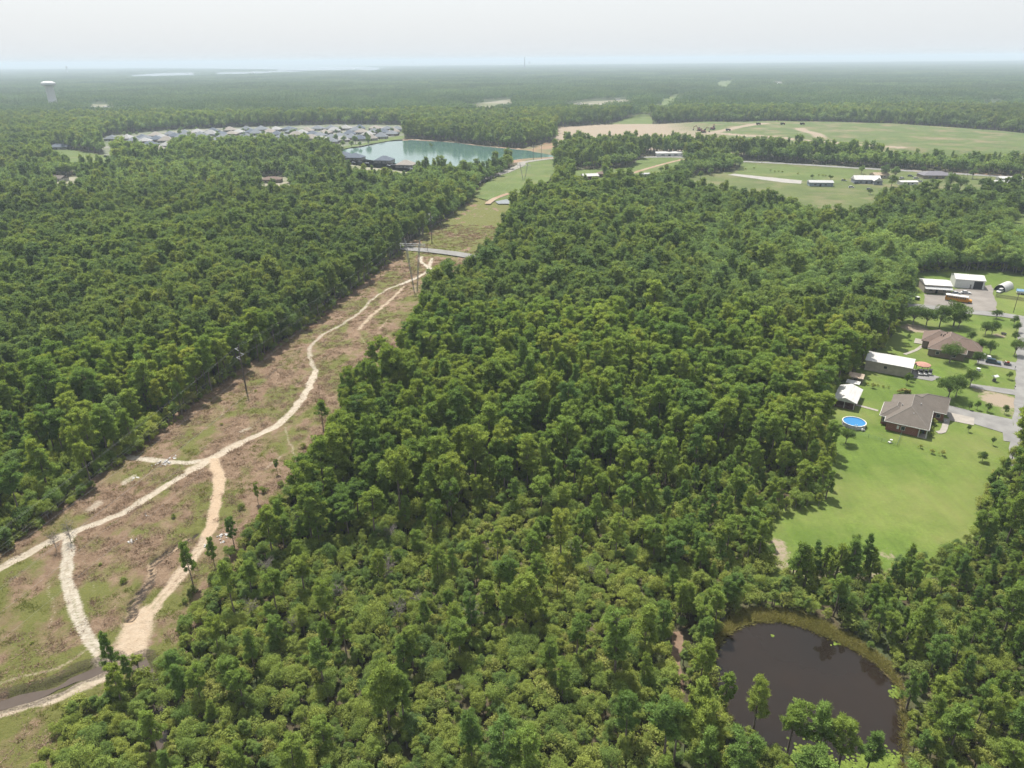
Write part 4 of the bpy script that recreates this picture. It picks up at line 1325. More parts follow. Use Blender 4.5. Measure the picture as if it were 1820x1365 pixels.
# above-ground pool
pw = P(1517, 756)
pool = empty('round_pool', pw + (.1,), 0, 'round above-ground swimming pool with white wall and blue water', 'swimming pool')
PR = 3.4
MB().lathe([(PR, 0), (PR, 1.22), (PR - .06, 1.22), (PR - .06, .9)], 40).build('wall', mat('pool_wall', (.62, .64, .65), .5, .15, 2), pool, smooth_=True)
MB().lathe([(PR + .12, 1.22), (PR + .12, 1.32), (PR - .16, 1.32), (PR - .16, 1.22)], 40, close=True).build('rim', M_TRIM, pool)
wt_ = MB(); wt_.add([(0, 0, 1.12)] + [((PR - .07) * math.cos(k * math.pi / 20), (PR - .07) * math.sin(k * math.pi / 20), 1.12) for k in range(40)], [(0, 1 + k, 1 + (k + 1) % 40) for k in range(40)])
wt_.build('water', water('pool_water', (0.025, 0.20, 0.48), .05, .05, 1.5, (0.04, .26, .55)), pool)
for k in range(16):
    a = k * math.pi / 8
    MB().box(-.07, -.05, 0, .07, .05, 1.24).build('upright', M_TRIM, pool).matrix_local = Matrix.Translation(((PR + .05) * math.cos(a), (PR + .05) * math.sin(a), 0)) @ Matrix.Rotation(a + math.pi / 2, 4, 'Z')
ld = MB(); ld.tube([(-.3, 0, 0), (-.3, .1, 1.9), (-.3, .6, 1.9), (-.3, .7, .9)], .05).tube([(.3, 0, 0), (.3, .1, 1.9), (.3, .6, 1.9), (.3, .7, .9)], .05)
for k in range(5): ld.box(-.3, -.02 + k * .02, .2 + k * .28, .3, .12 + k * .02, .26 + k * .28)
ld.build('ladder', M_TRIM, pool).matrix_local = Matrix.Translation((-.9, -PR - .25, 0)) @ Matrix.Rotation(.12, 4, 'Z')
pmp = empty('pool_pump', (pw[0] + .8, pw[1] - 4.0, .1), 0, 'small white pool pump and filter beside the pool wall', 'pool pump')
MB().lathe([(.0, .9), (.25, .8), (.3, .5), (.3, .1), (.0, .1)], 12).build('filter', M_WHITE, pmp); MB().box(.35, -.2, .05, .9, .2, .45).build('motor', mat('pump_grey', (.3, .3, .32)), pmp)

# pavilion
pv0 = P(1472, 712)
pav = empty('open_pavilion', Z4(213, 962) + (.1,), ROT, 'open pavilion with white metal roof at the wood edge', 'pavilion')
MB().roof(-.8, -.8, 6.6, 12.2, 2.7, 4.0, 'y', ('gable', 'gable'), .1).build('roof', M_WMET, pav)
for x, y in ((0, 0), (2.9, 0), (5.8, 0), (0, 5.5), (5.8, 5.5)): MB().box(x - .1, y - .1, 0, x + .1, y + .1, 2.7).build('post', M_TRIM, pav)
MB().box(0, 5.6, 0, 5.8, 11.4, 2.55).build('wall', mat('maroon_boards', (.13, .05, .045), .8, .2, 2), pav)
MB().box(-.2, -.2, 0, 6.0, 5.5, .12).build('floor_slab', mat('brick_floor', (.2, .11, .09), .9), pav)
MB().box(.1, .0, .12, 2.7, .08, .9).box(3.1, .0, .12, 5.7, .08, .9).build('railing', mat('dark_boards', (.09, .05, .045)), pav)
lt = empty('small_carport', Z4(322, 850) + (.1,), ROT, 'small white flat-roofed shelter between pavilion and rusty shed', 'shelter')
MB().box(-2.2, -1.6, 2.0, 2.2, 1.6, 2.12).build('roof', M_WMET, lt)
for x in (-2, 2):
    for y in (-1.4, 1.4): MB().box(x - .05, y - .05, 0, x + .05, y + .05, 2.0).build('post', M_STEEL, lt)
sh = empty('garden_shed', Z4(342, 815) + (.1,), ROT, 'small dark shed with rust-stained tan roof at the wood edge', 'shed')
MB().box(-2.2, -1.8, 0, 2.2, 1.8, 2.2).build('wall', M_WOOD, sh)
MB().roof(-2.5, -2.1, 2.5, 2.1, 2.3, 3.4, 'x', ('gable', 'gable'), .08).build('roof', M_RUST, sh)
add_door(sh, -.5, .5, 1.9, -1.8, '-y', M_DARK)

# workshop
wk = empty('metal_workshop', Z4(395, 742) + (.1,), ROT, 'long tan metal workshop with white gable roof between the two houses', 'workshop')
MB().box(0, 0, 0, 15.0, 9.5, 4.0).prism([(0, 3.99), (9.5, 3.99), (4.75, 5.2)], .02, 14.98, 'x').build('wall', M_TAN, wk)
MB().add([(-.3, -.35, 4.02), (15.3, -.35, 4.02), (15.3, 4.75, 5.42), (-.3, 4.75, 5.42), (15.3, 9.85, 4.02), (-.3, 9.85, 4.02)] + [(-.3, -.35, 3.92), (15.3, -.35, 3.92), (15.3, 9.85, 3.92), (-.3, 9.85, 3.92)],
         [(0, 1, 2, 3), (3, 2, 4, 5), (0, 6, 7, 1), (4, 8, 9, 5)]).build('roof', M_WMET, wk)
MB().box(-.35, -.45, 3.86, 15.35, -.34, 4.0).build('gutter', M_TRIM, wk)
add_window(wk, 6.2, 1.9, 7.2, 2.8, 0, '-y', M_DARK)
add_door(wk, 1.2, 4.6, 3.2, 15.0, '+x', M_TRIM, 'roll_up_door'); add_door(wk, 6.5, 7.4, 2.1, 15.0, '+x', M_DARK)

# canopy and golf carts
gz = empty('round_canopy', Z4(742, 748) + (.1,), 0, 'round canopy with faded red top beside the metal workshop', 'canopy')
MB().lathe([(.05, 3.3), (1.4, 3.05), (2.7, 2.55), (2.75, 2.3)], 10).build('canopy_top', mat('faded_red_cloth', (.50, .27, .21), .9, .12, .8), gz)
for k in range(8):
    a = k * math.pi / 4 + .2
    MB().tube([(2.6 * math.cos(a), 2.6 * math.sin(a), 0), (2.6 * math.cos(a), 2.6 * math.sin(a), 2.45)], .06).build('post', M_DARK, gz)

def wheel(root, x, y, r=.32, w=.2, rim=True):
    t = MB()
    n = 12
    vs = [(x + r * math.cos(2 * math.pi * k / n), yy, r + r * math.sin(2 * math.pi * k / n)) for yy in (y - w / 2, y + w / 2) for k in range(n)]
    t.add(vs, [tuple(range(n)), tuple(range(2 * n - 1, n - 1, -1))] + [(k, n + k, n + (k + 1) % n, (k + 1) % n) for k in range(n)])
    o = t.build('wheel', M_RUBBER, root)
    if rim:
        q = MB(); r2 = r * .55
        yy = y + (w / 2 + .01) * (1 if y > 0 else -1)
        q.add([(x + r2 * math.cos(2 * math.pi * k / 8), yy, r + r2 * math.sin(2 * math.pi * k / 8)) for k in range(8)], [tuple(range(8)) if y < 0 else tuple(range(7, -1, -1))])
        q.build('rim', M_STEEL, o)
    return o

def golf_cart(loc, rz, label):
    e = empty('golf_cart', loc, rz, label, 'golf cart', 'golf carts at the red canopy')
    MB().prism([(-1.1, .3), (1.1, .3), (1.15, .7), (.6, .85), (.35, .5), (-.1, .5), (-.15, .8), (-1.1, .8)], -.55, .55, 'y').build('body', M_WHITE, e)
    MB().box(-.75, -.5, .8, -.1, .5, .95).box(-.85, -.5, .9, -.7, .5, 1.3).build('seat', M_DARK, e)
    MB().box(-1.0, -.6, 1.85, .7, .6, 1.92).build('roof', M_DARK, e)
    for x in (-.9, .6):
        for y in (-.5, .5): MB().tube([(x, y, .7), (x, y, 1.86)], .03).build('roof_post', M_DARK, e)
    for x in (-.75, .75):
        for y in (-.52, .52): wheel(e, x, y, .23, .16, False)
gp = Z4(742, 760)
golf_cart((gp[0] - 1.6, gp[1] - 2.0, .22), -2.0, 'white golf cart at the workshop end of the red canopy')
golf_cart((gp[0] + .1, gp[1] - 2.3, .22), -2.1, 'white golf cart in the middle under the red canopy')
golf_cart((gp[0] + 1.9, gp[1] - 2.0, .22), -2.2, 'white golf cart at the outer end of the red canopy')

# second house
h2 = empty('tan_brick_house', Z4(768, 655) + (.1,), ROT, 'tan brick house with brown shingle hip roofs and shade tree in front', 'house')
MB().box(.5, .5, 0, 12.5, 18.5, 2.95).box(-2.2, 8.5, .02, 6, 19.6, 2.9).box(8, 5.5, .03, 17.3, 13.3, 2.92).build('wall', M_TANBRICK, h2)
rf = MB().roof(0, 0, 13, 19, 3.05, 6.9, 'y').build('roof', M_SHING2, h2)
MB().roof(-2.8, 8, 8, 20.2, 3.0, 6.3, 'y').build('roof', M_SHING2, h2)
MB().roof(6, 5, 17.9, 13.8, 3.02, 6.0, 'x').build('roof', M_SHING2, h2)
for x, y, z in ((4.2, 9.5, 5.8), (4.6, 10.8, 5.9), (5.2, 12.2, 6.1), (3.4, 11, 5.5)): MB().lathe([(0, z + .4), (.2, z + .4), (.18, z - .5)], 8, x, y).build('vent', M_DARK, rf)
ridge_caps(rf, M_CAP2, 0, 0, 13, 19, 3.05, 6.9, 'y'); ridge_caps(rf, M_CAP2, -2.8, 8, 8, 20.2, 3.0, 6.3, 'y'); ridge_caps(rf, M_CAP2, 6, 5, 17.9, 13.8, 3.02, 6.0, 'x')
MB().box(-.1, -.1, 2.85, 13.1, -.02, 3.02).box(13.02, 0, 2.85, 13.1, 5, 3.02).build('fascia', M_TRIM, h2)
for x in (3, 8.5): add_window(h2, x, .9, x + 1.3, 2.3, .5, '-y')
for y in (1.5, 15): add_window(h2, y, .9, y + 1.3, 2.3, 12.5, '+x')
add_window(h2, 10, .9, 11.5, 2.3, -2.2, '-x'); add_door(h2, 15.2, 16.1, 2.2, -2.2, '-x', M_DARK)
add_door(h2, 7, 11.8, 2.4, 17.3, '+x', M_TRIM, 'garage_door')
MB().box(-5.2, 12, 0, -2.2, 18, .2).build('patio_slab', M_CONC, h2)
bp = bh.matrix_basis

# metal buildings
(p, a) = corner_frame(Z4(763, 283), Z4(925, 293))
m1 = empty('metal_warehouse', p + (.15,), a, 'white-roofed metal building with grey front porch beside the school bus', 'warehouse')
L1 = math.dist(Z4(763, 283), Z4(925, 293))
MB().box(0, 2.2, 0, L1, 13, 3.9).build('wall', M_TAN, m1)
MB().roof(-.3, 1.8, L1 + .3, 13.4, 4.05, 5.2, 'x', ('gable', 'gable'), .1).build('roof', M_WMET, m1)
MB().add([(-.2, -.2, 2.6), (L1 + .2, -.2, 2.6), (L1 + .2, 2.25, 3.3), (-.2, 2.25, 3.3), (-.2, -.2, 2.5), (L1 + .2, -.2, 2.5), (L1 + .2, 2.25, 3.2), (-.2, 2.25, 3.2)],
         [(0, 1, 2, 3), (7, 6, 5, 4), (0, 4, 5, 1), (1, 5, 6, 2), (3, 7, 4, 0)]).build('porch_roof', M_GMET, m1)
for k in range(5): MB().box(.2 + k * (L1 - .4) / 4 - .08, 0, 0, .2 + k * (L1 - .4) / 4 + .08, .16, 2.5).build('porch_post', M_WOOD, m1)
for x in (2, 8): add_window(m1, x, 1, x + 1.6, 2.2, 2.2, '-y')
add_door(m1, 5, 6, 2.1, 2.2, '-y', M_DARK)
(p, a) = corner_frame(Z4(940, 243), Z4(1118, 257))
m2 = empty('metal_garage', p + (.15,), a, 'white metal garage with big dark open door behind the parking lot', 'garage')
L2 = math.dist(Z4(940, 243), Z4(1118, 257))
MB().box(0, 0, 0, L2, 11, 4.3).prism([(0, 4.29), (11, 4.29), (5.5, 5.5)], .02, L2 - .02, 'x').build('wall', M_WHITE, m2)
MB().add([(-.3, -.3, 4.33), (L2 + .3, -.3, 4.33), (L2 + .3, 5.5, 5.7), (-.3, 5.5, 5.7), (L2 + .3, 11.3, 4.33), (-.3, 11.3, 4.33), (-.3, -.3, 4.22), (L2 + .3, -.3, 4.22)], [(0, 1, 2, 3), (3, 2, 4, 5), (0, 6, 7, 1)]).build('roof', M_WMET, m2)
add_door(m2, L2 * .64, L2 * .94, 3.8, 0, '-y', M_DARK, 'bay_shade_panel'); add_door(m2, L2 * .52, L2 * .57, 2.1, 0, '-y', mat('grey_door', (.3, .28, .26)))  # near-black slab on the wall, painted as the bay's inner shade

# school bus
b0, b1 = Z4(884, 318), Z4(1045, 342)
(p, a) = corner_frame(b0, b1)
bus = empty('school_bus', ((b0[0] + b1[0]) / 2, (b0[1] + b1[1]) / 2, .22), a, 'yellow school bus with white roof parked in the lot', 'bus')
BL = math.dist(b0, b1)
def rounded(w, z0, z1, r):
    return [(-w, z0), (w, z0), (w, z1 - r), (w - r * .35, z1 - r * .35), (w - r, z1), (-w + r, z1), (-w + r * .35, z1 - r * .35), (-w, z1 - r)]
MB().prism([(-1.22, .5), (1.22, .5), (1.22, 2.55), (-1.22, 2.55)], -BL / 2, BL / 2 - 1.7, 'x').build('body', M_YELLOW, bus)
MB().prism([(-1.24, 2.552), (1.24, 2.552), (1.15, 2.85), (.7, 3.05), (-.7, 3.05), (-1.15, 2.85)], -BL / 2 - .02, BL / 2 - 1.68, 'x').build('roof', M_WHITE, bus)
MB().prism([(BL / 2 - 1.7, .5), (BL / 2, .5), (BL / 2, 1.25), (BL / 2 - .25, 1.5), (BL / 2 - 1.7, 1.65)], -1.05, 1.05, 'y').build('hood', M_YELLOW, bus)
MB().box(BL / 2 - 1.72, -1.1, 1.7, BL / 2 - 1.66, 1.1, 2.5).build('windscreen', M_GLASS, bus)
nw = 9
for s in (-1, 1):
    for k in range(nw):
        x = -BL / 2 + .5 + k * (BL - 2.7) / nw
        MB().box(x, s * 1.235 - .015, 1.75, x + (BL - 2.7) / nw - .2, s * 1.235 + .015, 2.4).build('window', M_GLASS, bus)
    for z in (1.0, 1.45): MB().box(-BL / 2, s * 1.23 - .01, z, BL / 2 - 1.7, s * 1.23 + .01, z + .09).build('stripe', M_RUBBER, bus)
    for x in (-BL / 2 + 2.4, BL / 2 - .9): wheel(bus, x, s * 1.08, .48, .3)
MB().box(BL / 2 - .05, -1.1, .42, BL / 2 + .12, 1.1, .65).build('bumper', M_RUBBER, bus)

def car(loc, rz, col, label, L=4.5, suv=False, group=None, name='parked_car', cat='car'):
    e = empty(name, loc, rz, label, cat, group)
    m = mat('car_paint_%d_%d_%d' % tuple(int(c * 100) for c in col), col, .3, .05, 1, spec=.5)
    h = 1.75 if suv else 1.42
    bz = .95 if suv else .85
    x0, x1 = -L / 2, L / 2
    MB().prism([(x0, .3), (x1, .3), (x1, .65), (x1 - .15, .8), (x1 - 1.1, bz), (x0 + .3, bz + .02), (x0, .75)], -.88, .88, 'y').build('body', m, e)
    tail = x0 + (.12 if suv else .6)
    MB().add([(x1 - 1.25, -.8, bz), (x1 - 1.25, .8, bz), (tail, .8, bz), (tail, -.8, bz), (x1 - 2.0, -.65, h - .06), (x1 - 2.0, .65, h - .06), (tail + .45, .65, h - .06), (tail + .45, -.65, h - .06)],
             [(0, 1, 5, 4), (1, 2, 6, 5), (2, 3, 7, 6), (3, 0, 4, 7), (4, 5, 6, 7)]).build('windows', M_GLASS, e)
    MB().box(tail + .42, -.66, h - .06, x1 - 1.95, .66, h).build('roof', m, e)
    for y in (-.6, .6): MB().box(x1 - .04, y - .18, .58, x1 + .02, y + .18, .72).build('headlight', M_TRIM, e)
    for x in (x0 + .8, x1 - .85):
        for y in (-.8, .8): wheel(e, x, y, .33, .2)
    return e
ca = math.atan2(*(np.array(Z4(1215, 706)) - np.array(Z4(1135, 692)))[::-1])
car(Z4(1175, 705) + (.22,), ca, (.03, .07, .10), 'dark blue car on the second house driveway near the street', 4.9, True)
car(Z4(1122, 670) + (.22,), ca + .2, (.7, .7, .7), 'white car half hidden by shrubs beside the dark blue car', 4.4)
car(Z4(950, 285) + (.22,), .2, (.55, .56, .57), 'silver car behind the school bus roof', 4.4)
car(Z4(1010, 282) + (.22,), -.3, (.68, .68, .68), 'white car parked beyond the school bus front', 4.4)
ut = empty('utility_trailer', Z4(1262, 715) + (.22,), ca, 'small trailer with red mower near the street end of the driveway', 'trailer')
MB().box(-1.2, -.75, .45, 1.2, .75, .55).build('deck', M_DARK, ut); MB().tube([(1.2, 0, .5), (2.1, 0, .4)], .05).build('tongue', M_STEEL, ut)
for y in (-.85, .85): wheel(ut, -.2, y, .28, .18)
mw = empty('riding_mower', Z4(1258, 713) + (.78,), ca, 'red and white riding mower standing on the small trailer', 'mower')
MB().prism([(-.7, .25), (.75, .25), (.75, .65), (.1, .75), (-.1, .45), (-.7, .45)], -.35, .35, 'y').build('body', mat('mower_red', (.4, .05, .04), .4), mw)
MB().box(-.6, -.25, .46, -.2, .25, .6).box(-.65, -.25, .55, -.55, .25, .95).build('seat', M_WHITE, mw)
for x in (-.45, .5):
    for y in (-.4, .4): wheel(mw, x, y, .2, .14, False)

# arched carport, wooden fence, boat under cover, wishing well, letterbox
ar = empty('arched_shelter', Z4(1220, 262) + (.1,), ROT + math.pi / 2 - .35, 'arched white metal shelter with dark front beyond the parking lot', 'shelter')
n = 12
arc = [(2.6 * math.cos(math.pi * k / n), 3.1 * math.sin(math.pi * k / n)) for k in range(n + 1)]
arc_i = [(2.5 * math.cos(math.pi * k / n), 3.0 * math.sin(math.pi * k / n)) for k in range(n, -1, -1)]
MB().prism(arc + arc_i, -1, 9, 'x').build('roof', M_WMET, ar)
MB().prism([(p_[0] * .96, p_[1] * .96) for p_ in arc], -.1, .0, 'x').build('front_panel', M_DARK, ar)
car(Z4(1218, 272) + (.1,), ROT + math.pi / 2 - .35 + math.pi, (.68, .68, .68), 'white pickup parked before the arched shelter', 4.8, True)
f0, f1 = np.array(Z4(1190, 303)), np.array(Z4(1420, 335))
fn = empty('wooden_fence', tuple(f0) + (.1,), math.atan2(*(f1 - f0)[::-1]), 'weathered wooden privacy fence along the green lawn right of the lot', 'fence')
FL = float(np.hypot(*(f1 - f0)))
k = 0.0
fb = MB().box(0, -.012, .05, .145, .012, 1.75).mesh('board', M_WOOD)
while k < FL:
    q = mobj('board', fb, fn, (k, rnd.uniform(-.01, .01), rnd.uniform(-.03, .03))); k += .3
for k in np.arange(0, FL, 2.4): MB().box(k, .03, 0, k + .1, .13, 1.8).build('post', M_WOOD, fn)
MB().box(0, .02, .4, FL, .05, .5).box(0, .02, 1.3, FL, .05, 1.4).build('rail', M_WOOD, fn)
bt = empty('covered_boat', Z4(1362, 285) + (.1,), -.4, 'boat under a blue and white cover at the picture edge beyond the fence', 'boat')
MB().prism([(-3.2, .8), (2.4, .8), (3.4, 1.5), (-3.2, 1.5)], -1.0, 1.0, 'y').build('hull', M_WHITE, bt)
MB().roof(-3.3, -1.15, 3.2, 1.15, 1.6, 2.5, 'x', ('gable', 'hip'), .1).build('cover', mat('blue_tarp', (.25, .42, .62), .6, .2, .8), bt)
MB().box(-2.5, -.7, .3, 1.5, .7, .4).build('trailer_frame', M_STEEL, bt)
for y in (-.8, .8): wheel(bt, -1, y, .3, .2)
ww = empty('wishing_well', Z4(1182, 812) + (.1,), .3, 'wishing well with small white roof on the front lawn', 'wishing well')
MB().lathe([(.0, .9), (.55, .9), (.6, 0)], 10).build('base', mat('dark_stone', (.12, .12, .11), .9, .3, 3), ww)
for x in (-.5, .5): MB().box(x - .06, -.06, .8, x + .06, .06, 1.9).build('post', M_WOOD, ww)
MB().roof(-.95, -.8, .95, .8, 1.9, 2.4, 'x', ('gable', 'gable'), .06).build('roof', M_WHITE, ww)
def mailbox(pt, label):
    e = empty('mailbox', pt + (.1,), 1.0, label, 'mailbox')
    MB().box(-.06, -.06, 0, .06, .06, 1.05).build('post', M_WOOD, e)
    MB().prism([(-.14, 1.05), (.14, 1.05), (.14, 1.25), (0, 1.36), (-.14, 1.25)], -.28, .28, 'x').build('box', M_DARK, e)
mailbox(Z4(1308, 742), 'black mailbox where the second driveway meets the street')
mailbox(Z4(1306, 862), 'black mailbox at the grey driveway below the second house')
def bin_(pt, label, m, s=1.0):
    e = empty('storage_bin', pt + (.1,), rnd.uniform(0, 1), label, 'bin')
    MB().prism([(-.5 * s, 0), (.5 * s, 0), (.6 * s, 1.0 * s), (-.6 * s, 1.0 * s)], -.5 * s, .5 * s, 'x').build('body', m, e)
    MB().box(-.58 * s, -.66 * s, 1.0 * s, .58 * s, .66 * s, 1.08 * s).build('lid', M_WHITE, e)
bin_(Z4(716, 318), 'white-lidded dark bin on the grass left of the lot', M_DARK, 1.4)
bin_(Z4(742, 248), 'small white-lidded bin by the warehouse side', M_DARK, 1.1)
bin_(Z4(1086, 748), 'white tank lid on the lawn between the driveways', M_WHITE, .9)
fp_ = empty('fire_pit', Z4(1240, 528) + (.1,), 0, 'black fire pit on bare ground in the corner lawn', 'fire pit')
MB().lathe([(.3, .1), (1.0, .35), (1.05, .6), (.9, .6), (.3, .2)], 12).build('bowl', M_RUBBER, fp_)
for a in (0, 2.1, 4.2): MB().tube([(.7 * math.cos(a), .7 * math.sin(a), 0), (.6 * math.cos(a), .6 * math.sin(a), .35)], .05).build('leg', M_RUBBER, fp_)
orn = empty('garden_ornament', Z4(556, 1184) + (.1,), .4, 'white garden ornament inside the wire run behind the brick house', 'ornament')
MB().lathe([(.0, .0), (.3, .0), (.22, .12), (.1, .25), (.1, .75), (.35, .9), (.38, .98), (.0, .9)], 12).build('birdbath', M_WHITE, orn)
MB().box(-.9, -.35, .0, -.3, .35, .4).build('planter', M_WHITE, orn)
pg = empty('patio_umbrella', Z4(1085, 632) + (.1,), 0, 'pale yellow patio umbrella beside the second house', 'umbrella')
MB().lathe([(.03, 2.6), (.9, 2.35), (1.5, 2.0), (1.5, 1.9)], 8).build('canopy', mat('cream_cloth', (.62, .47, .22), .9), pg)
MB().tube([(0, 0, 0), (0, 0, 2.55)], .04).build('pole', M_WHITE, pg)
dg = empty('dog_run', Z4(595, 1205) + (.1,), ROT, 'wire run with green posts behind the brick house', 'fence')
pts = [(0, 0), (-1.2, 5.6), (-2.4, 11)]
wr = MB()
def fence_line(root, A, B, h=1.3, step=2.6, m=None):
    d = math.dist(A, B); n = max(1, int(d / step))
    for k in range(n + 1):
        x, y = A[0] + (B[0] - A[0]) * k / n, A[1] + (B[1] - A[1]) * k / n
        MB().tube([(x, y, 0), (x, y, h)], .04, 5).build('post', m or M_STEEL, root)
    r_ = MB()
    for z in (h, h * .66, h * .33): r_.tube([(*A, z), (*B, z)], .02, 4)
    r_.build('rail', m or M_STEEL, root)
inv = dg.matrix_basis.inverted()
def loc2(pt):
    v = inv @ Vector((pt[0], pt[1], .1)); return (v.x, v.y)
gm = mat('green_mesh', (.16, .24, .19), .6)
fence_line(dg, loc2(Z4(595, 1205)), loc2(Z4(622, 1130)), 1.4, 1.6, gm)
fence_line(dg, loc2(Z4(595, 1205)), loc2(Z4(500, 1180)), 1.2, 2.4, gm)
fence_line(dg, loc2(Z4(500, 1180)), loc2(Z4(340, 1135)), 1.2, 2.8, gm)

# ------------------------------------------------------------------ other houses
def simple_house(px, py, W, D, eave, ridge, wm, rm, label, rot=0.0, axis='x', ends=('hip', 'hip'), name='house', group=None, z=.1, extra=True, cat='house'):
    e = empty(name, P(px, py) + (z,), rot, label, cat, group)
    MB().box(-W / 2, -D / 2, 0, W / 2, D / 2, eave).build('wall', wm, e)
    MB().roof(-W / 2 - .5, -D / 2 - .5, W / 2 + .5, D / 2 + .5, eave + .15, ridge, axis, ends, .15).build('roof', rm, e)
    if extra:
        for x in (-W * .32, W * .12): add_window(e, x, .9, x + W * .12, 2.2, -D / 2, '-y')
        add_door(e, -W * .08, W * .0, 2.1, -D / 2, '-y', M_DARK)
    return e
GR = [shingle_mat('estate_shingle_%d' % i, a, tuple(c * 1.25 for c in a)) for i, a in enumerate(((.21, .23, .26), (.34, .31, .28), (.13, .155, .20), (.40, .40, .40)))]
GN = ['mid-grey', 'tan-grey', 'slate-blue', 'pale grey']
est = [(201, 248), (228, 247), (254, 246), (278, 242), (303, 240), (329, 238), (352, 236), (379, 234), (409, 232), (438, 231), (465, 231), (491, 231), (514, 230.5),
       (546, 233.5), (565, 229.5), (589, 229.5), (615, 229), (640, 229), (668, 229), (689, 230), (706, 231),
       (258, 252), (279, 249), (297, 251), (326, 245), (357, 242), (375, 239), (394, 240), (412, 239), (437, 244), (456, 238), (474, 244), (492, 240), (526, 241), (541, 248),
       (569, 242), (594, 233), (621, 239), (643, 236), (665, 235), (696, 239), (298, 260), (268, 259), (280, 267), (345, 248), (386, 253), (415, 248), (505, 250), (554, 247),
       (240, 252), (262, 248.5), (288, 246), (312, 243.5), (340, 241), (366, 246), (398, 245), (425, 236), (447, 236), (480, 236), (503, 245), (520, 235), (537, 238), (556, 239), (578, 237), (605, 243), (632, 233), (655, 240), (682, 236), (700, 235), (590, 246), (625, 246), (572, 249), (460, 248), (425, 251),
       (677, 244), (588, 253), (609, 250), (640, 248), (660, 247)]
wall_e = [mat('estate_wall_%d' % i, c, .8, .1, .3) for i, c in enumerate(((.33, .31, .28), (.27, .21, .18), (.38, .37, .35)))]
for i, (px, py) in enumerate(est):
    k = (i * 7 + i // 5) % 4
    lab = '%s hip-roofed house among the crowded estate beyond the woods' % GN[k]
    e = simple_house(px, py + 2.2, rnd.uniform(17, 21), rnd.uniform(14, 18), 3.0, rnd.uniform(7.6, 9.0), wall_e[i % 3], GR[k], lab, rnd.uniform(-.35, .35), rnd.choice('xy'), name='estate_house', group=lab)
    add_door(e, 2.8, 7.0, 2.3, e.children[0].dimensions.y / -2 if False else -min(v.co.y for v in e.children[0].data.vertices) * -1, '-y', wall_e[2], 'garage_door')
for i, (px, py, k) in enumerate(((612, 281, 2), (632, 284, 2), (684, 289, 2), (722, 297, 1))):
    simple_house(px, py, 19, 15, 3, 7.5, wall_e[0], GR[k], ['slate-roofed house on the near lake shore farthest from the road', 'slate-roofed house on the near lake shore beside the parked cars',
                 'dark hip roof house between pines on the near lake shore', 'tan-roofed house among pines right of the lake houses'][i], -.2, name='lake_house')
for i, (px, py) in enumerate(((618, 288), (628, 290), (640, 289), (652, 291), (690, 295), (698, 294), (730, 301))):
    car(P(px, py) + (.1,), rnd.uniform(-.6, .6), rnd.choice([(.7, .7, .7), (.5, .5, .52), (.2, .2, .22)]), 'pale car parked beside the houses on the near lake shore', 4.6, group='cars by the lake houses')
simple_house(107, 265, 24, 15, 3, 7, wall_e[0], GR[2], 'slate-roofed house beside the small lawn at the left edge', .1)
simple_house(108, 322, 12, 9, 3, 5.5, M_WHITE, M_SHING, 'white-walled house peeking from trees at the left edge', -.3, 'x', ('gable', 'gable'))
simple_house(484, 324, 18, 11, 3, 5.4, M_TANBRICK, M_SHING2, 'low brown-roofed house half hidden in the left woods', .1)
simple_house(468, 304, 8, 7, 3.2, 5, M_WHITE, M_WMET, 'small white metal building among oaks above the brown-roofed house', .3, 'x', ('gable', 'gable'))
simple_house(1048, 318, 15, 9, 3, 5, mat('maroon_wall', (.2, .09, .08)), M_WMET, 'dark red house with pale roof behind the central wood', .2, 'x', ('gable', 'gable'))
simple_house(1075, 314, 16, 10, 3, 5.2, M_TANBRICK, M_SHING2, 'brown-roofed house beside the dark red house', -.1)
simple_house(1190, 277, 34, 11, 3.4, 5, M_WHITE, M_WMET, 'long white-roofed building beyond the pasture road', 0, 'x', ('gable', 'gable'))
simple_house(1222, 301, 15, 12, 3, 5.6, M_WHITE, M_WMET, 'white-roofed house at the end of the farm track', .4)
simple_house(1232, 295, 20, 9, 3, 4.6, wall_e[1], M_SHING, 'long grey-roofed house behind the white-roofed one', -.1, 'x', ('gable', 'gable'))
simple_house(1147, 314, 10, 5, 2.6, 3.6, wall_e[0], M_GMET, 'grey mobile home beside the farm track', .1, 'x', ('gable', 'gable'))
simple_house(1066, 278, 18, 12, 3, 6.5, wall_e[0], M_GMET, 'pale roof showing through trees above the pasture', .2)
simple_house(1457, 330, 20, 10, 3.2, 4.8, mat('blue_metal_wall', (.30, .36, .42), .6), M_GMET, 'blue-grey metal barn with pale roof in the field', -.15, 'x', ('gable', 'gable'), 'barn', cat='barn')
fh = simple_house(1538, 325, 22, 12, 3.4, 6.6, mat('slate_wall', (.33, .35, .40)), M_WMET, 'farmhouse with bright white metal roof at the field edge', -.15, 'x', ('gable', 'gable'), 'farmhouse')
MB().box(4, -11, 0, 11, -5.9, 3.2).prism([(4, 3.2), (11, 3.2), (7.5, 5.8)], -11, -5.9, 'y').build('front_wing', MATS['slate_wall'], fh)
MB().roof(3.5, -11.6, 11.5, 0, 3.38, 6.2, 'y', ('gable', 'gable'), .12).build('wing_roof', M_WMET, fh)
add_window(fh, 6.4, 1, 8.6, 2.6, -11, '-y')
simple_house(1562, 316, 14, 10, 3, 5, M_TAN, M_RUST, 'tan-roofed shed behind the farmhouse', .1, 'x', ('gable', 'gable'), 'shed', cat='shed')
simple_house(1660, 316, 26, 15, 3, 6.2, M_TANBRICK, shingle_mat('purple_shingle', (.19, .18, .21), (.26, .25, .28)), 'long dark-roofed house by the road behind a large oak', -.1)
simple_house(1790, 331, 24, 10, 3, 5, mat('pinkish_brick', (.36, .22, .18)), M_WMET, 'brick house with white metal roof at the right edge', -.08, 'x', ('gable', 'gable'))
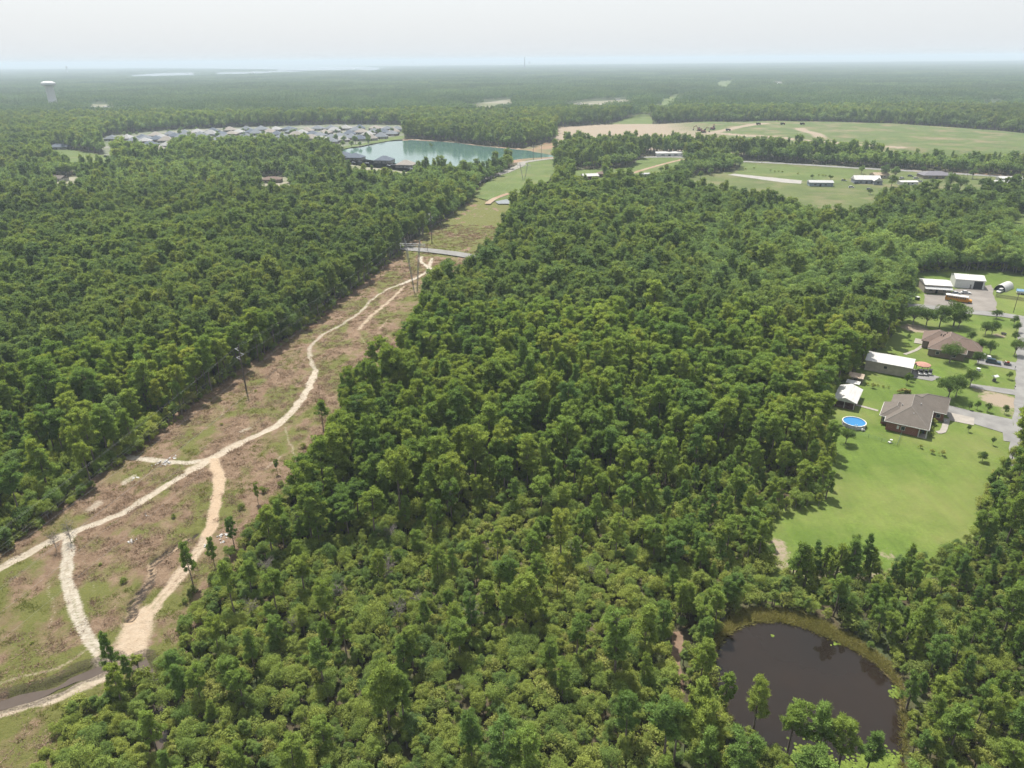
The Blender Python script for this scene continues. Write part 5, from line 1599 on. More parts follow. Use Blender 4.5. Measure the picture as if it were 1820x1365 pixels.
simple_house(1793, 322, 20, 8, 2.8, 4.2, M_WHITE, M_WMET, 'white shed roof behind the right-edge brick house', -.08, 'x', ('gable', 'gable'), 'shed', cat='shed')
simple_house(1612, 328, 15, 8, 2.6, 3.6, M_WHITE, M_WMET, 'flat white shelter roof left of the large oak', -.05, 'x', ('gable', 'gable'), 'shed', cat='shed')
simple_house(1536, 497, 12, 8, 3, 4.6, M_TAN, M_WMET, 'white-roofed building peeking out behind the yard trees', -.35, 'x', ('gable', 'gable'))
sheet('bare_patch', PL((1500, 500), (1522, 497), (1530, 504), (1506, 508)), .07, M_CLAY, rag=.5)
for i, (px, py, c) in enumerate(((1522, 327, (.06, .06, .07)), (1513, 334, (.68, .68, .68)), (1545, 338, (.3, .3, .31)), (1500, 322, (.5, .5, .5)), (1603, 318, (.7, .7, .7)), (1618, 314, (.15, .2, .25)), (1628, 318, (.65, .64, .6)), (1636, 324, (.7, .7, .7)))):
    car(P(px, py) + (.1,), rnd.uniform(-.5, .5), c, ['dark van beside the farmhouse', 'white pickup on the field below the farmhouse', 'grey car parked on the grass below the farmhouse', 'silver car by the barn end',
        'white car left of the long dark-roofed house', 'blue-grey car in the yard of the long dark-roofed house', 'cream van in the yard of the long dark-roofed house', 'white car before the long dark-roofed house'][i], 5, True)

# ------------------------------------------------------------------ power lines
def top_height(bx, by, ty):
    """height of an upright whose foot shows at (bx,by) and whose top shows at row ty"""
    X_, Y_ = P(bx, by)
    lo, hi = 1.0, 120.0
    for _ in range(40):
        m_ = (lo + hi) / 2
        if to_px(np.array([X_]), np.array([Y_]), np.array([m_]))[1][0] > ty: lo = m_
        else: hi = m_
    return lo
def lattice(mb, A, B, w0, w1, n, r=.05):
    A, B = Vector(A), Vector(B)
    d = (B - A).normalized()
    u = d.cross(Vector((0, 1, 0)) if abs(d.y) < .9 else Vector((1, 0, 0))).normalized(); v = d.cross(u)
    C = []
    for k in range(n + 1):
        t = k / n; w_ = (w0 + (w1 - w0) * t) / 2
        C.append([A + (B - A) * t + (u * a + v * b) * w_ for a, b in ((1, 1), (-1, 1), (-1, -1), (1, -1))])
    for j in range(4): mb.tube([C[k][j] for k in range(n + 1)], r, 4)
    for k in range(n):
        for j in range(4): mb.tube([C[k][j], C[k + 1][(j + 1 + (k % 2) * 2) % 4]], r * .7, 3)
line_rot = math.atan2(cor_dir[1], cor_dir[0]) - math.pi / 2
def v_tower(px, py, top, label):
    X_, Y_ = P(px, py)
    h = top_height(px, py, top)
    e = empty('lattice_tower', (X_, Y_, .6), line_rot, label, 'power tower', 'lattice towers of the high-voltage line')
    for s in (-1, 1):
        mb = MB(); lattice(mb, (s * .7, 0, 0), (s * 3.4, 0, h), .35, .7, 16, .06); mb.build('mast', M_STEEL, e)
        pk = MB(); lattice(pk, (s * 3.4, 0, h), (s * 3.9, 0, h + 2.6), .6, .1, 4, .09); pk.build('peak', M_STEEL, e)
    ca_ = MB(); lattice(ca_, (-6.4, 0, h), (6.4, 0, h), .9, .9, 14, .06); ca_.build('crossarm', M_STEEL, e)
    for x in (-6.1, 0, 6.1): MB().tube([(x, 0, h - .4), (x, 0, h - 2.2)], .09, 6).build('insulator', M_CERAM, e)
    MB().box(-1.1, -.5, -.6, 1.1, .5, .1).build('footing', M_CONC, e)
    M_ = e.matrix_basis
    return [M_ @ Vector((x, 0, h - 2.2)) for x in (-6.1, 0, 6.1)] + [M_ @ Vector((x, 0, h + 2.6)) for x in (-3.9, 3.9)]
def steel_pole(px, py, top, label, name='utility_pole', r=.28, h=None):
    X_, Y_ = P(px, py)
    h = h or top_height(px, py, top)
    e = empty(name, (X_, Y_, .5), line_rot, label, 'utility pole')
    MB().tube([(0, 0, -.5), (0, 0, h)], [r, r * .55], 8).build('shaft', M_POLE, e)
    at = []
    for z, s in ((h - 1.4, -1), (h - 3.2, 1), (h - 4.6, -1)):
        MB().tube([(0, 0, z - .7), (s * 1.5, 0, z)], .08, 5).build('brace', M_CERAM, e)
        MB().tube([(0, 0, z + .5), (s * 1.5, 0, z)], .08, 5).build('brace', M_CERAM, e)
        at.append(e.matrix_basis @ Vector((s * 1.5, 0, z)))
    return at + [e.matrix_basis @ Vector((0, 0, h))]
T1 = v_tower(739, 521, 437, 'tall steel lattice tower standing before the crossing road')
T2 = v_tower(931, 322, 295, 'smaller distant lattice tower in the green corridor before the lake')
P1 = steel_pole(439, 700, 616, 'dark utility pole on the near corridor with white insulators')
P2 = steel_pole(768, 436, 378, 'dark utility pole on the corridor just beyond the crossing road')
P3 = steel_pole(948, 285, 258, 'thin utility pole on the grass by the lake shore')
P4 = steel_pole(962, 283, 256, 'second thin utility pole on the grass by the lake shore')
step_t = [Vector((-58, -330, 0)) for _ in range(5)]
T0 = [a + Vector((-.185, -.983, 0)) * 330 for a in T1]
P0 = [a - (b - a) for a, b in zip(P1, P2)]
def wire(A, B, sag, label, grp, r=.011):
    n = 26
    c = MB(); c.tube([A.lerp(B, k / n) - Vector((0, 0, sag * 4 * (k / n) * (1 - k / n))) for k in range(n + 1)], r, 4, False)
    o = c.build('power_line', M_WIRE)
    tag(o, label, 'wire', grp)
for i in range(5):
    wire(T0[i], T1[i], 9 if i < 3 else 6, ['left', 'middle', 'right', 'left upper', 'right upper'][i] + ' high-voltage wire over the near corridor to the lattice tower', 'high-voltage wires')
    wire(T1[i], T2[i], 8 if i < 3 else 5.5, ['left', 'middle', 'right', 'left upper', 'right upper'][i] + ' high-voltage wire between the near and the distant lattice tower', 'high-voltage wires')
for i in range(4):
    wire(P0[i], P1[i], 4, ['top left', 'right', 'lower left', 'topmost'][i] + ' wire along the left wood edge before the near pole', 'pole wires')
    wire(P1[i], P2[i], 4, ['top left', 'right', 'lower left', 'topmost'][i] + ' wire from the near pole to the pole beyond the road', 'pole wires')
def wood_pole(pt, h, label, rot=0.0):
    e = empty('wooden_pole', pt + (.1,), rot, label, 'utility pole')
    MB().tube([(0, 0, -.2), (0, 0, h)], [.16, .1], 6).build('shaft', M_POLE, e)
    MB().box(-1.2, -.06, h - .7, 1.2, .06, h - .55).build('crossarm', M_WOOD, e)
    for x in (-1.05, 0, 1.05): MB().lathe([(.0, h - .3), (.06, h - .3), (.07, h - .55)], 6, x, 0).build('insulator', M_CERAM, e)
wood_pole(Z4(1300, 395), 9, 'wooden pole on the lawn beside the wooden fence', .4)
wood_pole(P(1354, 290), 11, 'wooden road pole left above the hay field', 0)
wood_pole(P(1450, 296), 11, 'wooden road pole right above the hay field', 0)
wood_pole(P(1718, 318), 11, 'wooden road pole before the long roadside woods at right', 0)
wood_pole(P(760, 450), 8, 'short wooden pole at the crossing road', .2)
wood_pole(Z4(235, 232, 0), 12, 'pole with lamp rising from trees left of the yard', .2)

# ------------------------------------------------------------------ landfill machines, far landmarks
def excavator(px, py, col, label, rz):
    X_, Y_, Z_ = on_landfill(px, py)
    e = empty('excavator', (X_, Y_, Z_ + .3), rz, label, 'excavator')
    e.scale = (1.6, 1.6, 1.6)
    for y in (-1.2, 1.2): MB().prism([(-2, .1), (2, .1), (2.3, .5), (2, .9), (-2, .9), (-2.3, .5)], y - .3, y + .3, 'y').build('track', M_RUBBER, e)
    MB().box(-2, -1.3, 1.0, 1.4, 1.3, 2.2).build('body', col, e); MB().box(.2, -1.3, 2.2, 1.5, -.2, 3.2).build('cab', M_GLASS, e)
    MB().tube([(1.2, .4, 1.8), (3.5, .4, 4.6), (5.8, .4, 3.4)], [.35, .3, .22], 5).build('boom', col, e)
    MB().tube([(5.8, .4, 3.4), (6.2, .4, 1.2)], .2, 5).build('stick', col, e); MB().prism([(5.7, .2), (6.8, .3), (6.6, 1.2), (5.9, 1.3)], 0, .8, 'y').build('bucket', M_DARK, e)
mr = mat('machine_red', (.22, .07, .07), .6)
excavator(1243, 233, mr, 'dark red excavator on the bare landfill ground', 2.4)
excavator(1250, 236, mr, 'second dark red excavator close beside the first on the landfill', .3)
excavator(1266, 231, mr, 'small dark red machine right of the excavator pair on the landfill', .9)
def dump_truck(px, py, label):
    X_, Y_, Z_ = on_landfill(px, py)
    e = empty('dump_truck', (X_, Y_, Z_ + .2), rnd.uniform(-.3, .3), label, 'truck')
    MB().prism([(-3.5, 1.2), (1, 1.2), (1.2, 3.2), (-3.8, 3.2)], -1.3, 1.3, 'y').build('bed', M_DARK, e); MB().box(1.4, -1.2, .8, 3.2, 1.2, 2.9).build('cab', mr, e)
    for x in (-2.6, -1.2, 2.3):
        for y in (-1.1, 1.1): wheel(e, x, y, .55, .4, False)
for px, py, l in ((1348, 222, 'dark truck on the landfill ridge nearest the bare ground'), (1391, 222, 'dark truck in the middle of the landfill ridge'), (1426, 222, 'dark truck on the landfill ridge farthest right'), (1294, 233, 'truck on the landfill haul road junction')): dump_truck(px, py, l)

wx, wy = P(97, 193)
wh = top_height(97, 193, 144)
wd_ = math.hypot(wx, wy, CAM_H) / F_PX * .93          # metres per pixel there
wtw = empty('water_tower', (wx, wy, 0), 0, 'white water tower rising from the forest at upper left', 'water tower')
MB().lathe([(6.6 * wd_, 0), (5.9 * wd_, wh * .15), (5.7 * wd_, wh * .8), (6.5 * wd_, wh * .84)], 28).build('column', M_WHITE, wtw, smooth_=True)
MB().lathe([(6.4 * wd_, wh * .82), (9.4 * wd_, wh * .845), (9.8 * wd_, wh * .90), (9.2 * wd_, wh * .95), (6 * wd_, wh * .985), (0.01, wh)], 32).build('tank', mat('tank_white', (.85, .85, .85), .5, .05, .1), wtw, smooth_=True)
MB().lathe([(9.9 * wd_, wh * .86), (10.2 * wd_, wh * .86), (10.2 * wd_, wh * .87), (9.9 * wd_, wh * .87)], 32, close=True).build('balcony_ring', M_STEEL, wtw)
MB().lathe([(.0, wh * 1.02), (.6 * wd_, wh * 1.018), (.6 * wd_, wh * .99)], 8).build('vent', M_STEEL, wtw)

M_FARB = mat('far_building', (.95, .95, .95), .8, .08, .02)
def far_block(px, base, top, w_px, label, m=None, name='distant_building', cat='building', grp=None, stepd=False, pitched=False):
    X_, Y_ = P(px, base)
    h = top_height(px, base, top)
    h = min(h, 129.0)
    w_ = w_px * math.hypot(X_, Y_) / F_PX
    e = empty(name, (X_, Y_, 0), 0, label, cat, grp)
    MB().box(-w_ / 2, -w_ * .3, 0, w_ / 2, w_ * .3, h * (.82 if pitched else 1)).build('wall', m or M_FARB, e)
    if pitched: MB().roof(-w_ / 2 - 1, -w_ * .3 - 1, w_ / 2 + 1, w_ * .3 + 1, h * .82 + .3, h, 'x', ('gable', 'gable'), .4).build('roof', M_WMET, e)
    else: MB().box(-w_ * .3, -w_ * .2, h, w_ * .25, w_ * .2, h * 1.06).build('roof_plant', m or M_FARB, e)
    if stepd: MB().box(-w_ * .6, -w_ * .35, 0, w_ * .62, -w_ * .3 - .5, h * .35).build('podium', m or M_FARB, e)
    return e
M_TOWER = mat('tower_grey', (.28, .3, .33), .8, .08, .02)
far_block(153, 116, 107.5, 8, 'lone grey high-rise on the horizon at far left', M_TOWER, stepd=True)
far_block(247, 115.5, 111, 15, 'wide low block on the horizon right of the lone high-rise', M_TOWER)
far_block(434, 114.5, 110, 2, 'slim tower on the horizon above the bay', M_TOWER)
far_block(620, 114, 108.5, 3, 'small tower on the horizon above the bay end', M_TOWER)
far_block(733, 113, 108, 4, 'faint tower block on the horizon left of the chimney', M_TOWER)
far_block(66, 117, 113, 3, 'tiny tower on the horizon at the left edge', M_TOWER)
cx_, cy_ = P(932.5, 114)
ch = top_height(932.5, 114, 101)
k = min(1, 9000 / math.hypot(cx_, cy_)); cx_, cy_ = cx_ * k, cy_ * k; ch = 131.0
chm = empty('chimney_stack', (cx_, cy_, 0), 0, 'tall dark power station chimney on the horizon', 'chimney')
MB().lathe([(6, 0), (4.6, ch * .6), (4, ch), (3.4, ch)], 16).build('shaft', mat('stack_dark', (.12, .12, .14), .9), chm)
MB().lathe([(4.3, ch * .9), (4.8, ch * .9), (4.8, ch * .93), (4.3, ch * .93)], 16, close=True).build('ring', M_STEEL, chm)
far_block(941, 114.5, 109.5, 3.4, 'dark boiler house beside the chimney on the horizon', MATS['stack_dark'])
x3_, y3_ = P(121, 132); h3 = top_height(121, 132, 117)
w2 = empty('water_tower', (x3_, y3_, 0), 0, 'tiny pale water tower in the haze beyond the big one', 'water tower')
MB().lathe([(4, 0), (3, h3 * .7)], 12).build('column', M_WHITE, w2); MB().lathe([(3, h3 * .68), (10, h3 * .78), (11, h3 * .88), (8, h3 * .97), (.1, h3)], 16).build('tank', M_WHITE, w2)
lab = 'small white building dotted in the hazy far forest'
for px, b, t_, w_ in ((570, 138, 134, 12), (575, 131, 129, 4), (600, 137, 135.5, 8), (628, 124, 121.5, 6), (690, 122, 120, 5), (782, 128, 125.5, 10), (795, 127, 125, 8), (700, 138, 136.5, 8), (712, 138, 136.5, 6), (740, 138, 136.5, 9),
                      (778, 139, 136.5, 13), (792, 138, 136, 10), (760, 141, 138, 12), (810, 115.5, 113, 4), (811, 127, 124.5, 7), (880, 139, 137, 6), (899, 138, 136.2, 5), (664, 171.5, 169, 7), (680, 151, 149.5, 7), (692, 151, 149.5, 6), (890, 116, 114, 14),
                      (925, 114, 112, 12), (995, 114, 111.5, 22), (1040, 112.5, 110, 20), (345, 178, 175.5, 6), (190, 191, 188.5, 10), (165, 191, 189, 8), (225, 189, 187.5, 9), (25, 186, 184, 10), (1385, 149, 146.5, 8), (1392, 148.5, 146.5, 6), (1564, 172.5, 170.5, 5), (1765, 184, 181, 22),
                      (1040, 188, 185.5, 8), (1098, 178, 175.5, 9), (840, 192, 188, 12), (854, 192, 188.5, 8), (875, 172, 169.5, 8), (868, 174, 171.5, 10), (912, 170, 167, 7), (925, 168, 165.5, 6), (1025, 186.5, 184.5, 9), (1030, 184, 182.5, 7), (983, 189, 187, 6), (820, 181, 178.5, 7), (1453, 128, 126.5, 4), (480, 128, 126, 5), (448, 131, 128, 10), (340, 132, 130, 8)):
    far_block(px, b, t_, w_ * .8, lab, M_FARB, 'distant_shed', 'building', lab, pitched=True)
# ------------------------------------------------------------------ trees and shrubs that stand alone
VAR['yard'] = {0: []}; H0['yard'] = 8.0
for s in range(5): register('yard', 0, s, gen_broad(700 + s, 0, 8.0, 3.3, .26, 24, 230, .17), L_YARD, M_BARK2)
def yard(pt, h, label, kind='yard', nm=None, cat='tree', wide=1.0, grp=None):
    e = place_tree(kind, rnd.randrange(99), pt[0], pt[1], h, rnd.uniform(0, 6.28), label, grp, .08, nm or {'yard': 'yard_tree', 'bush': 'shrub'}.get(kind), None, cat)
    e.scale = (e.scale[0] * wide, e.scale[1] * wide, e.scale[2])
    return e
for (x, y, h, w_, l) in (
        (690, 470, 9, 1.1, 'shade tree leftmost of the row behind the tan brick house'), (770, 480, 9, 1.0, 'second shade tree of the row behind the tan brick house'),
        (850, 485, 9.5, 1.0, 'third shade tree of the row behind the tan brick house'), (935, 480, 11.5, 1.05, 'tallest dark shade tree at the right end of the row behind the house'),
        (965, 495, 8, .9, 'shade tree tucked below the tallest one by the tan house roof'), (912, 700, 8, 1.15, 'round shade tree standing alone in front of the tan brick house'),
        (1128, 532, 6.0, 1.0, 'left of two joined trees on the corner lawn'), (1168, 530, 6.0, 1.0, 'right of two joined trees on the corner lawn'),
        (1040, 575, 5, .9, 'small tree at the right corner of the tan house'), (1092, 640, 6, .9, 'tree between the tan house and the driveway'), (1155, 655, 6, .9, 'tree over the driveway above the dark blue car'),
        (1082, 712, 5.5, 1.0, 'spreading tree below the driveway before the dark blue car'), (1303, 468, 4, .9, 'small street tree at the far corner of the lawn'), (1316, 515, 4.4, .9, 'second street tree along the lawn edge'),
        (1308, 568, 4, .9, 'third street tree along the lawn edge'), (1306, 655, 7, .85, 'tallest street tree at the near end of the lawn edge'), (1195, 432, 4.2, 1.1, 'small tree at the kerb of the cross street'),
        (900, 925, 9.5, 1.0, 'large loose-crowned tree behind the red brick house'), (950, 905, 7.5, .9, 'tree right behind the large loose-crowned one'), (1035, 848, 7, .95, 'round tree beside the grey driveway'),
        (283, 1190, 5.6, 1.0, 'round small tree on the lawn below the pool'), (652, 832, 4.2, .7, 'clipped round tree at the corner of the metal workshop'), (672, 812, 3.4, .7, 'second clipped tree behind the first at the workshop corner'),
        (1030, 985, 3.0, .7, 'thin sapling left in the bare plot beside the driveway'), (1078, 985, 3.2, .7, 'thin sapling second in the bare plot beside the driveway'), (1140, 998, 3.4, .8, 'sapling third in the bare plot beside the driveway'),
        (1245, 1012, 3.2, .8, 'sapling nearest the street in the bare plot'), (1110, 1300, 3.4, 1.0, 'small dark tree on the lawn near the right treeline'), (1025, 1120, 2.6, .6, 'tiny sapling on the front lawn of the brick house'),
        (1172, 1200, 2.8, .5, 'thin sapling on the front lawn nearest the street'), (1272, 800, 3.0, .9, 'bushy small tree on the lawn by the wishing well'), (663, 560, 2.6, .7, 'sapling on the back lawn of the tan house'),
        (1030, 440, 3.2, .7, 'slim tree by the parking lot edge')):
    yard(Z4(x, y), h, l, wide=w_)
for (x, y, h, l) in ((447, 855, 2.0, 'round shrub on the lawn between pavilion and workshop'), (735, 1220, 1.4, 'small round shrub on the lawn below the brick house porch'), (806, 1252, 1.6, 'middle shrub of three on the front lawn'),
                     (866, 1265, 2.0, 'largest shrub of three on the front lawn'), (812, 1075, 2.2, 'shrub beside the brick house front walk'), (790, 1120, 2.4, 'shrub at the porch corner of the brick house'), (800, 1150, 1.8, 'low shrub below the porch corner'),
                     (1030, 610, 2.2, 'dark shrub at the second house garage'), (1010, 600, 1.8, 'small dark shrub against the tan house wall'), (1240, 700, 1.2, 'low shrub beside the second driveway'), (730, 1140, 1.5, 'shrub under the brick house front eave'),
                     (415, 835, 1.2, 'first low plant of the row in the back garden'), (478, 845, 1.0, 'second low plant of the row in the back garden'), (510, 850, 1.0, 'third low plant of the row in the back garden'), (540, 855, 1.0, 'fourth low plant of the row in the back garden')):
    yard(Z4(x, y), h, l, 'bush', 'shrub', 'shrub')
gr = empty('pampas_grass', Z4(635, 882) + (.1,), 0, 'pale yellow clump of ornamental grass behind the brick house', 'grass clump')
L_STRAW = leaf_mat('straw_leaves', [(0.0, (.20, .19, .055)), (1.0, (.27, .245, .09))], .35, .3)
(tv_, tt_), (V, T, tn) = gen_broad(88, 0, 1.6, 1.0, .3, 14, 90, .05)
V = V * [2.2, 1.0, 1.0]
mobj('blades', mk_mesh('pampas', V, T, [L_STRAW], tone=tn), gr)

# trees of the farm fields and the estate
for i, (px, py, h, kd) in enumerate(((1531, 309, 8, 'oak'), (1572, 316, 13, 'oak'), (1590, 318, 12, 'oak'), (1584, 332, 10, 'yard'), (1500, 322, 2.5, 'bush'), (1443, 318, 4, 'yard'), (1476, 320, 5, 'yard'),
                                     (1640, 306, 6, 'yard'), (1686, 338, 16, 'oak'), (1705, 340, 13, 'oak'), (1728, 318, 10, 'oak'), (1745, 338, 11, 'oak'), (1760, 345, 10, 'oak'), (1770, 350, 12, 'oak'), (1640, 340, 9, 'oak'), (1625, 344, 8, 'oak'), (1605, 344, 9, 'oak'),
                                     (1660, 352, 7, 'yard'), (1675, 356, 7, 'yard'), (1705, 356, 7, 'yard'), (1655, 330, 6, 'yard'), (1785, 372, 8, 'yard'), (1806, 318, 5, 'yard'), (1546, 346, 5, 'yard'), (1230, 312, 7, 'oak'), (1262, 312, 8, 'oak'), (1280, 305, 8, 'oak'), (1245, 318, 7, 'yard'),
                                     (1290, 300, 9, 'oak'), (1248, 296, 10, 'oak'), (1265, 292, 12, 'oak'), (1190, 312, 7, 'oak'), (1175, 308, 7, 'oak'), (1200, 306, 7, 'oak'), (1126, 289, 7, 'oak'), (1225, 274, 13, 'pine'))):
    lab = ['oak beside the farm buildings at the far fields', 'leafy tree scattered around the far fields'][0 if kd == 'oak' else 1]
    yard(P(px, py), h, lab, kd, 'field_tree', 'tree', 1.05, lab)
for (px, py) in ((1369, 304), (1377, 306), (1383, 306), (1390, 307), (1418, 310), (1455, 313), (1462, 313), (1467, 314), (1325, 302), (1340, 300)):
    yard(P(px, py), 1.8, 'low bush along the fence line across the hay field', 'bush', 'field_bush', 'bush', 1.6, 'bushes along the hay field fence')
for (px, py, h) in (*[(rnd.uniform(215, 700), rnd.uniform(233, 247), rnd.uniform(6, 10)) for _ in range(46)], (597, 254, 12), (612, 255, 11), (632, 256, 12), (655, 254, 13), (520, 242, 11), (545, 262, 8), (640, 262, 8), (610, 262, 9), (625, 263, 10), (655, 258, 11), (765, 262, 6), (768, 263, 5)):
    lab = 'leafy tree standing among the estate houses'
    if px > 760: lab = 'dark leafy tree on the little islet in the lake'
    yard(P(px, py), h, lab, 'oak', 'estate_tree', 'tree', 1.0, lab)

# lone pines
def pine_at(bx, by, ty, label, kd='pine', wide=1.0, tilt=None, grp=None):
    h = min(top_height(bx, by, ty), 16)
    x, y = P(bx, by)
    e = place_tree(kd, rnd.randrange(99), x, y, h, rnd.uniform(0, 6.28), label, grp, .1, 'lone_pine', tilt)
    e.scale = (e.scale[0] * wide, e.scale[1] * wide, e.scale[2])
for a in ((576, 772, 712, 'lone pine on the corridor edge apart from the wood'), (346, 1050, 962, 'thin leaning pine at the corridor edge beside the sandy track'), (384, 1016, 955, 'pine with rounded crown next to the leaning one on the corridor edge'),
          (418, 978, 918, 'narrow pine at the end of the orange sand track'), (494, 848, 818, 'small pine on the corridor slope near the wood edge'),
          (215, 1228, 1122, 'slim tall pine standing between the two creek arms'), (236, 1225, 1165, 'shorter pine right of the slim one at the creek'),
          (1337, 1308, 1205, 'tall pine at the left shore standing against the brown pond'), (1284, 1272, 1198, 'pine at the left edge of the brown pond'), (1398, 1342, 1252, 'first pine of the near shore row before the brown pond'),
          (1442, 1362, 1252, 'second and tallest pine of the near shore row before the brown pond'), (1488, 1372, 1278, 'third pine of the near shore row before the brown pond'), (1536, 1384, 1302, 'fourth pine of the near shore row before the brown pond'),
          (460, 900, 860, 'small pine above the bushes where the corridor narrows')):
    pine_at(*a, wide=.72 if a[0] < 500 else 1.0)
for i in range(20):
    bx = 1400 + rnd.random() * 215; by = 1012 + rnd.gauss(18, 8)
    pine_at(bx, by, by - rnd.uniform(34, 78), 'young pine in the loose row between the sandy strip and the lawn', 'young_pine', rnd.uniform(.8, 1.3), None, 'young pines below the lawn')
for i in range(26):
    place_tree('bush', i, *P(1395 + rnd.random() * 220, 1010 + rnd.gauss(20, 10)), rnd.uniform(1.4, 3.2), i, 'low bush in the sandy strip between pond wood and lawn', 'bushes on the sandy strip', .05, 'strip_bush', None, 'bush')
for i, (px, py) in enumerate(((475, 1010), (662, 800), (536, 932), (695, 948), (742, 1062), (870, 975), (1022, 975), (1048, 1010), (600, 1050), (690, 1015), (520, 1105), (710, 1090), (95, 960), (120, 945), (205, 800), (1085, 800), (1180, 640), (590, 870), (840, 1100), (445, 1080))):
    x, y = P(px, py, 4)
    e = empty('dead_tree', (x, y, 0), rnd.uniform(0, 6), 'bare grey dead tree among the green scrub', 'dead tree', 'bare grey dead trees in the woods')
    s = rnd.uniform(.9, 1.35); e.scale = (s, s, s)
    mobj('trunk', DEADM[i % 3][0], e); mobj('twigs', DEADM[i % 3][1], e)

# ------------------------------------------------------------------ low growth
def tuft(seed, n, spread, lo, hi, wd, m, name):
    r = np.random.default_rng(seed)
    b = np.stack([r.normal(0, spread, n), r.normal(0, spread, n), np.zeros(n)], 1)
    d = unit(np.stack([b[:, 0] * .8 + r.normal(0, .5, n), b[:, 1] * .8 + r.normal(0, .5, n), np.full(n, .38)], 1))
    V, T, tn = spikes(r, b, d, r.uniform(lo, hi, n), np.full(n, wd), r.random(n))
    return mk_mesh(name, V, T, [m], tone=tn)
L_DRY = leaf_mat('dry_stalks', [(0.0, (.19, .128, .092)), (.5, (.25, .18, .135)), (1.0, (.32, .25, .195))], .2, .35)
L_GRASS = leaf_mat('green_grass', [(0.0, (.10, .125, .028)), (.6, (.15, .165, .04)), (1.0, (.20, .19, .065))], .35, .3)
dry = [tuft(s, 34, .45, .25, .7, .09, L_DRY, 'dry_tuft%d' % s) for s in range(4)]
grs = [tuft(10 + s, 30, .4, .2, .5, .08, L_GRASS, 'grass_tuft%d' % s) for s in range(4)]
r = np.random.default_rng(50)
n = 22000
u_, v_ = r.uniform(-50, 420, n), r.uniform(-60, 36, n)
x = cor_o[0] + u_ * cor_dir[0] + v_ * cor_nrm[0]; y = cor_o[1] + u_ * cor_dir[1] + v_ * cor_nrm[1]
iu = np.clip(((u_ + 60) / .6).round().astype(int), 0, sand.shape[0] - 1); iv = np.clip(((v_ + 64) / .6).round().astype(int), 0, sand.shape[1] - 1)
grn_ = vnoise(x, y, 9, 11) * .6 + vnoise(x, y, 3, 12) * .4
ok = inside(CORRIDOR, x, y) & (sand[iu, iv] < .3) & (dc[iu, iv] > 3) & (vnoise(x, y, 5, 14) > .28)
x, y, grn_ = x[ok], y[ok], grn_[ok]
zz = np.maximum(relief, .02)[iu[ok], iv[ok]]
isg = grn_ > .56
s_ = r.uniform(.6, 1.5, len(x))
for nm, ms, q, lb in (('dry_brush', dry, ~isg, 'dead brown brush and stalks over the power line corridor'), ('corridor_grass', grs, isg, 'green grass tufts scattered over the power line corridor')):
    k = q.sum()
    instancer(nm, ms, x[q], y[q], zz[q], r.integers(0, 4, k), np.stack([s_[q], s_[q], s_[q] * r.uniform(.7, 1.2, k)], 1), r.uniform(0, 6.28, k), lb, 'brush' if nm == 'dry_brush' else 'grass')
for i, (px, py, h) in enumerate(((222, 1042, 2.0), (310, 925, 1.4), (500, 870, 2.2), (520, 830, 2.0), (470, 880, 2.4), (430, 910, 2.2), (455, 700, 1.2), (395, 760, 1.2), (612, 700, 1.8), (640, 650, 1.6), (700, 600, 2), (585, 790, 2.4), (540, 800, 2.0), (180, 1010, 1.0), (60, 1150, 1.0), (345, 1060, 2.2), (330, 1080, 2.0), (530, 590, 1.4))):
    place_tree('bush', i, *P(px, py), h, i * 1.3, 'small green bush dotted on the open corridor ground', 'bushes on the corridor', .5, 'corridor_bush', None, 'bush')
# reeds round the pond
def ring_pts(poly_in, poly_out, n):
    xs_ = np.array([p[0] for p in poly_out]); ys_ = np.array([p[1] for p in poly_out])
    x = r.uniform(xs_.min(), xs_.max(), n); y = r.uniform(ys_.min(), ys_.max(), n)
    k = inside(poly_out, x, y) & ~inside(poly_in, x, y)
    return x[k], y[k]
x, y = ring_pts(POND, POND_BANK, 14000)
L_REED = leaf_mat('reeds', [(0.0, (.15, .155, .045)), (.6, (.235, .22, .075)), (1.0, (.33, .28, .125))], .35, .3)
rd = [tuft(30 + s, 22, .25, .5, 1.2, .07, L_REED, 'reed_tuft%d' % s) for s in range(3)]
s_ = r.uniform(.6, 1.3, len(x))
instancer('pond_reeds', rd, x, y, np.full(len(x), .05), r.integers(0, 3, len(x)), np.stack([s_, s_, s_], 1), r.uniform(0, 6.28, len(x)), 'straw green reeds fringing the brown pond', 'reeds')
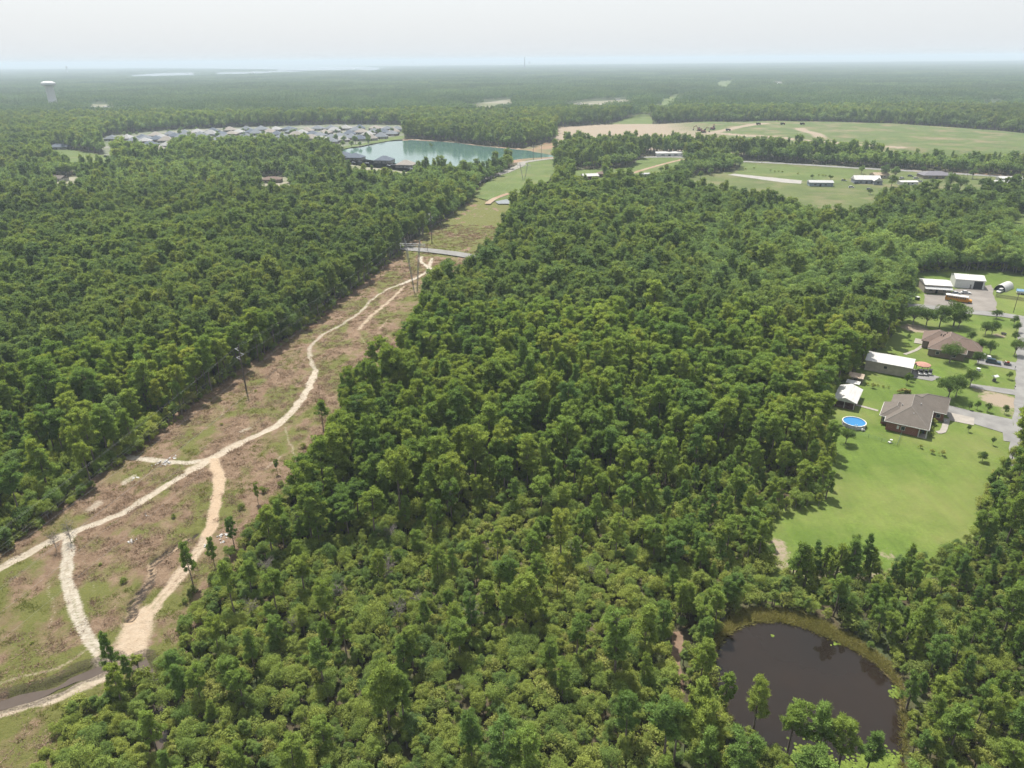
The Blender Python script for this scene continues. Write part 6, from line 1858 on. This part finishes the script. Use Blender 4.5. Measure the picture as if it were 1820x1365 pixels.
# lily pads
L_PAD = leaf_mat('lily_leaves', [(0.0, (.10, .15, .025)), (1.0, (.16, .20, .05))], .2, .3)
C = []
for (px, py, rx, ry, n) in ((1440, 1345, 38, 22, 620), (1560, 1352, 42, 18, 560), (1500, 1362, 40, 10, 240), (1593, 1230, 11, 9, 110), (1485, 1143, 8, 5, 14), (1372, 1130, 5, 3, 4), (1300, 1275, 6, 4, 6)):
    for k in range(n):
        C.append(P(px + rnd.gauss(0, rx * .5), py + rnd.gauss(0, ry * .5), .12))
C = [c_ for c_ in C if inside(POND, np.array([c_[0]]), np.array([c_[1]]))[0]]
c3 = np.array([(a, b, .125 + .02 * rnd.random()) for a, b in C])
V, T, tn = [], [], []
for k, c_ in enumerate(c3):
    rad = rnd.uniform(.14, .30); a0 = rnd.uniform(0, 6.28); o_ = len(V); t_ = rnd.random()
    for q in range(7): V.append(c_ + np.array([rad * math.cos(a0 + q * .9), rad * math.sin(a0 + q * .9), rnd.uniform(-.01, .03)])); tn.append(t_)
    T += [(o_, o_ + q, o_ + q + 1) for q in range(1, 6)]
tag(mobj('lily_pads', mk_mesh('lily_pads', V, T, [L_PAD], tone=tn)), 'bright yellow-green lily pads floating on the brown pond', 'lily pads', None, 'stuff')
# rubbish heaps on the corridor
M_TRASH = mat('pale_rubbish', (.55, .54, .53), .8, .35, 3)
for (px, py, s, l) in ((305, 819, 1.7, 'pale rubbish heap above the sandy side track'), (292, 829, 1.5, 'second pale rubbish heap below the sandy side track'), (243, 855, .9, 'scrap of rubbish left of the rubbish heaps'), (262, 918, 1.0, 'white sheet of rubbish on the grass beside the main track'),
                       (233, 968, .8, 'small rubbish scrap in the brown brush'), (396, 957, 1.6, 'rubbish heap at the end of the orange sand track'), (372, 975, 1.2, 'rubbish scattered below the orange sand track end'), (365, 1018, .9, 'rubbish by the pines at the wood edge')):
    c_ = P(px, py)
    e = empty('rubbish_heap', c_ + (.7,), rnd.uniform(0, 3), l, 'rubbish')
    for k in range(int(5 + s * 5)):
        a_, b_ = rnd.gauss(0, s * .8), rnd.gauss(0, s * .35)
        w_ = rnd.uniform(.15, .5)
        q = MB().box(-w_, -w_ * .6, 0, w_, w_ * .6, rnd.uniform(.06, .3)).build('scrap', M_TRASH, e)
        q.location = (a_, b_, rnd.uniform(0, .1)); q.rotation_euler = (rnd.uniform(-.4, .4), rnd.uniform(-.4, .4), rnd.uniform(0, 3))
# ------------------------------------------------------------------ the air
hz = MB().box(-62000, -62000, -3, 62000, 62000, 136)
hm = bpy.data.materials.new('haze_air')
hm.use_nodes = True
t = hm.node_tree
t.nodes.clear()
pv = t.nodes.new('ShaderNodeVolumePrincipled')
pv.inputs['Color'].default_value = (0.65, 0.77, 0.87, 1)
pv.inputs['Density'].default_value = 0.00013
pv.inputs['Anisotropy'].default_value = 0.0
ho = t.nodes.new('ShaderNodeOutputMaterial')
t.links.new(pv.outputs[0], ho.inputs['Volume'])
haze = hz.build('haze', hm)
tag(haze, 'pale blue haze filling the air over the land', 'haze', None, 'stuff')
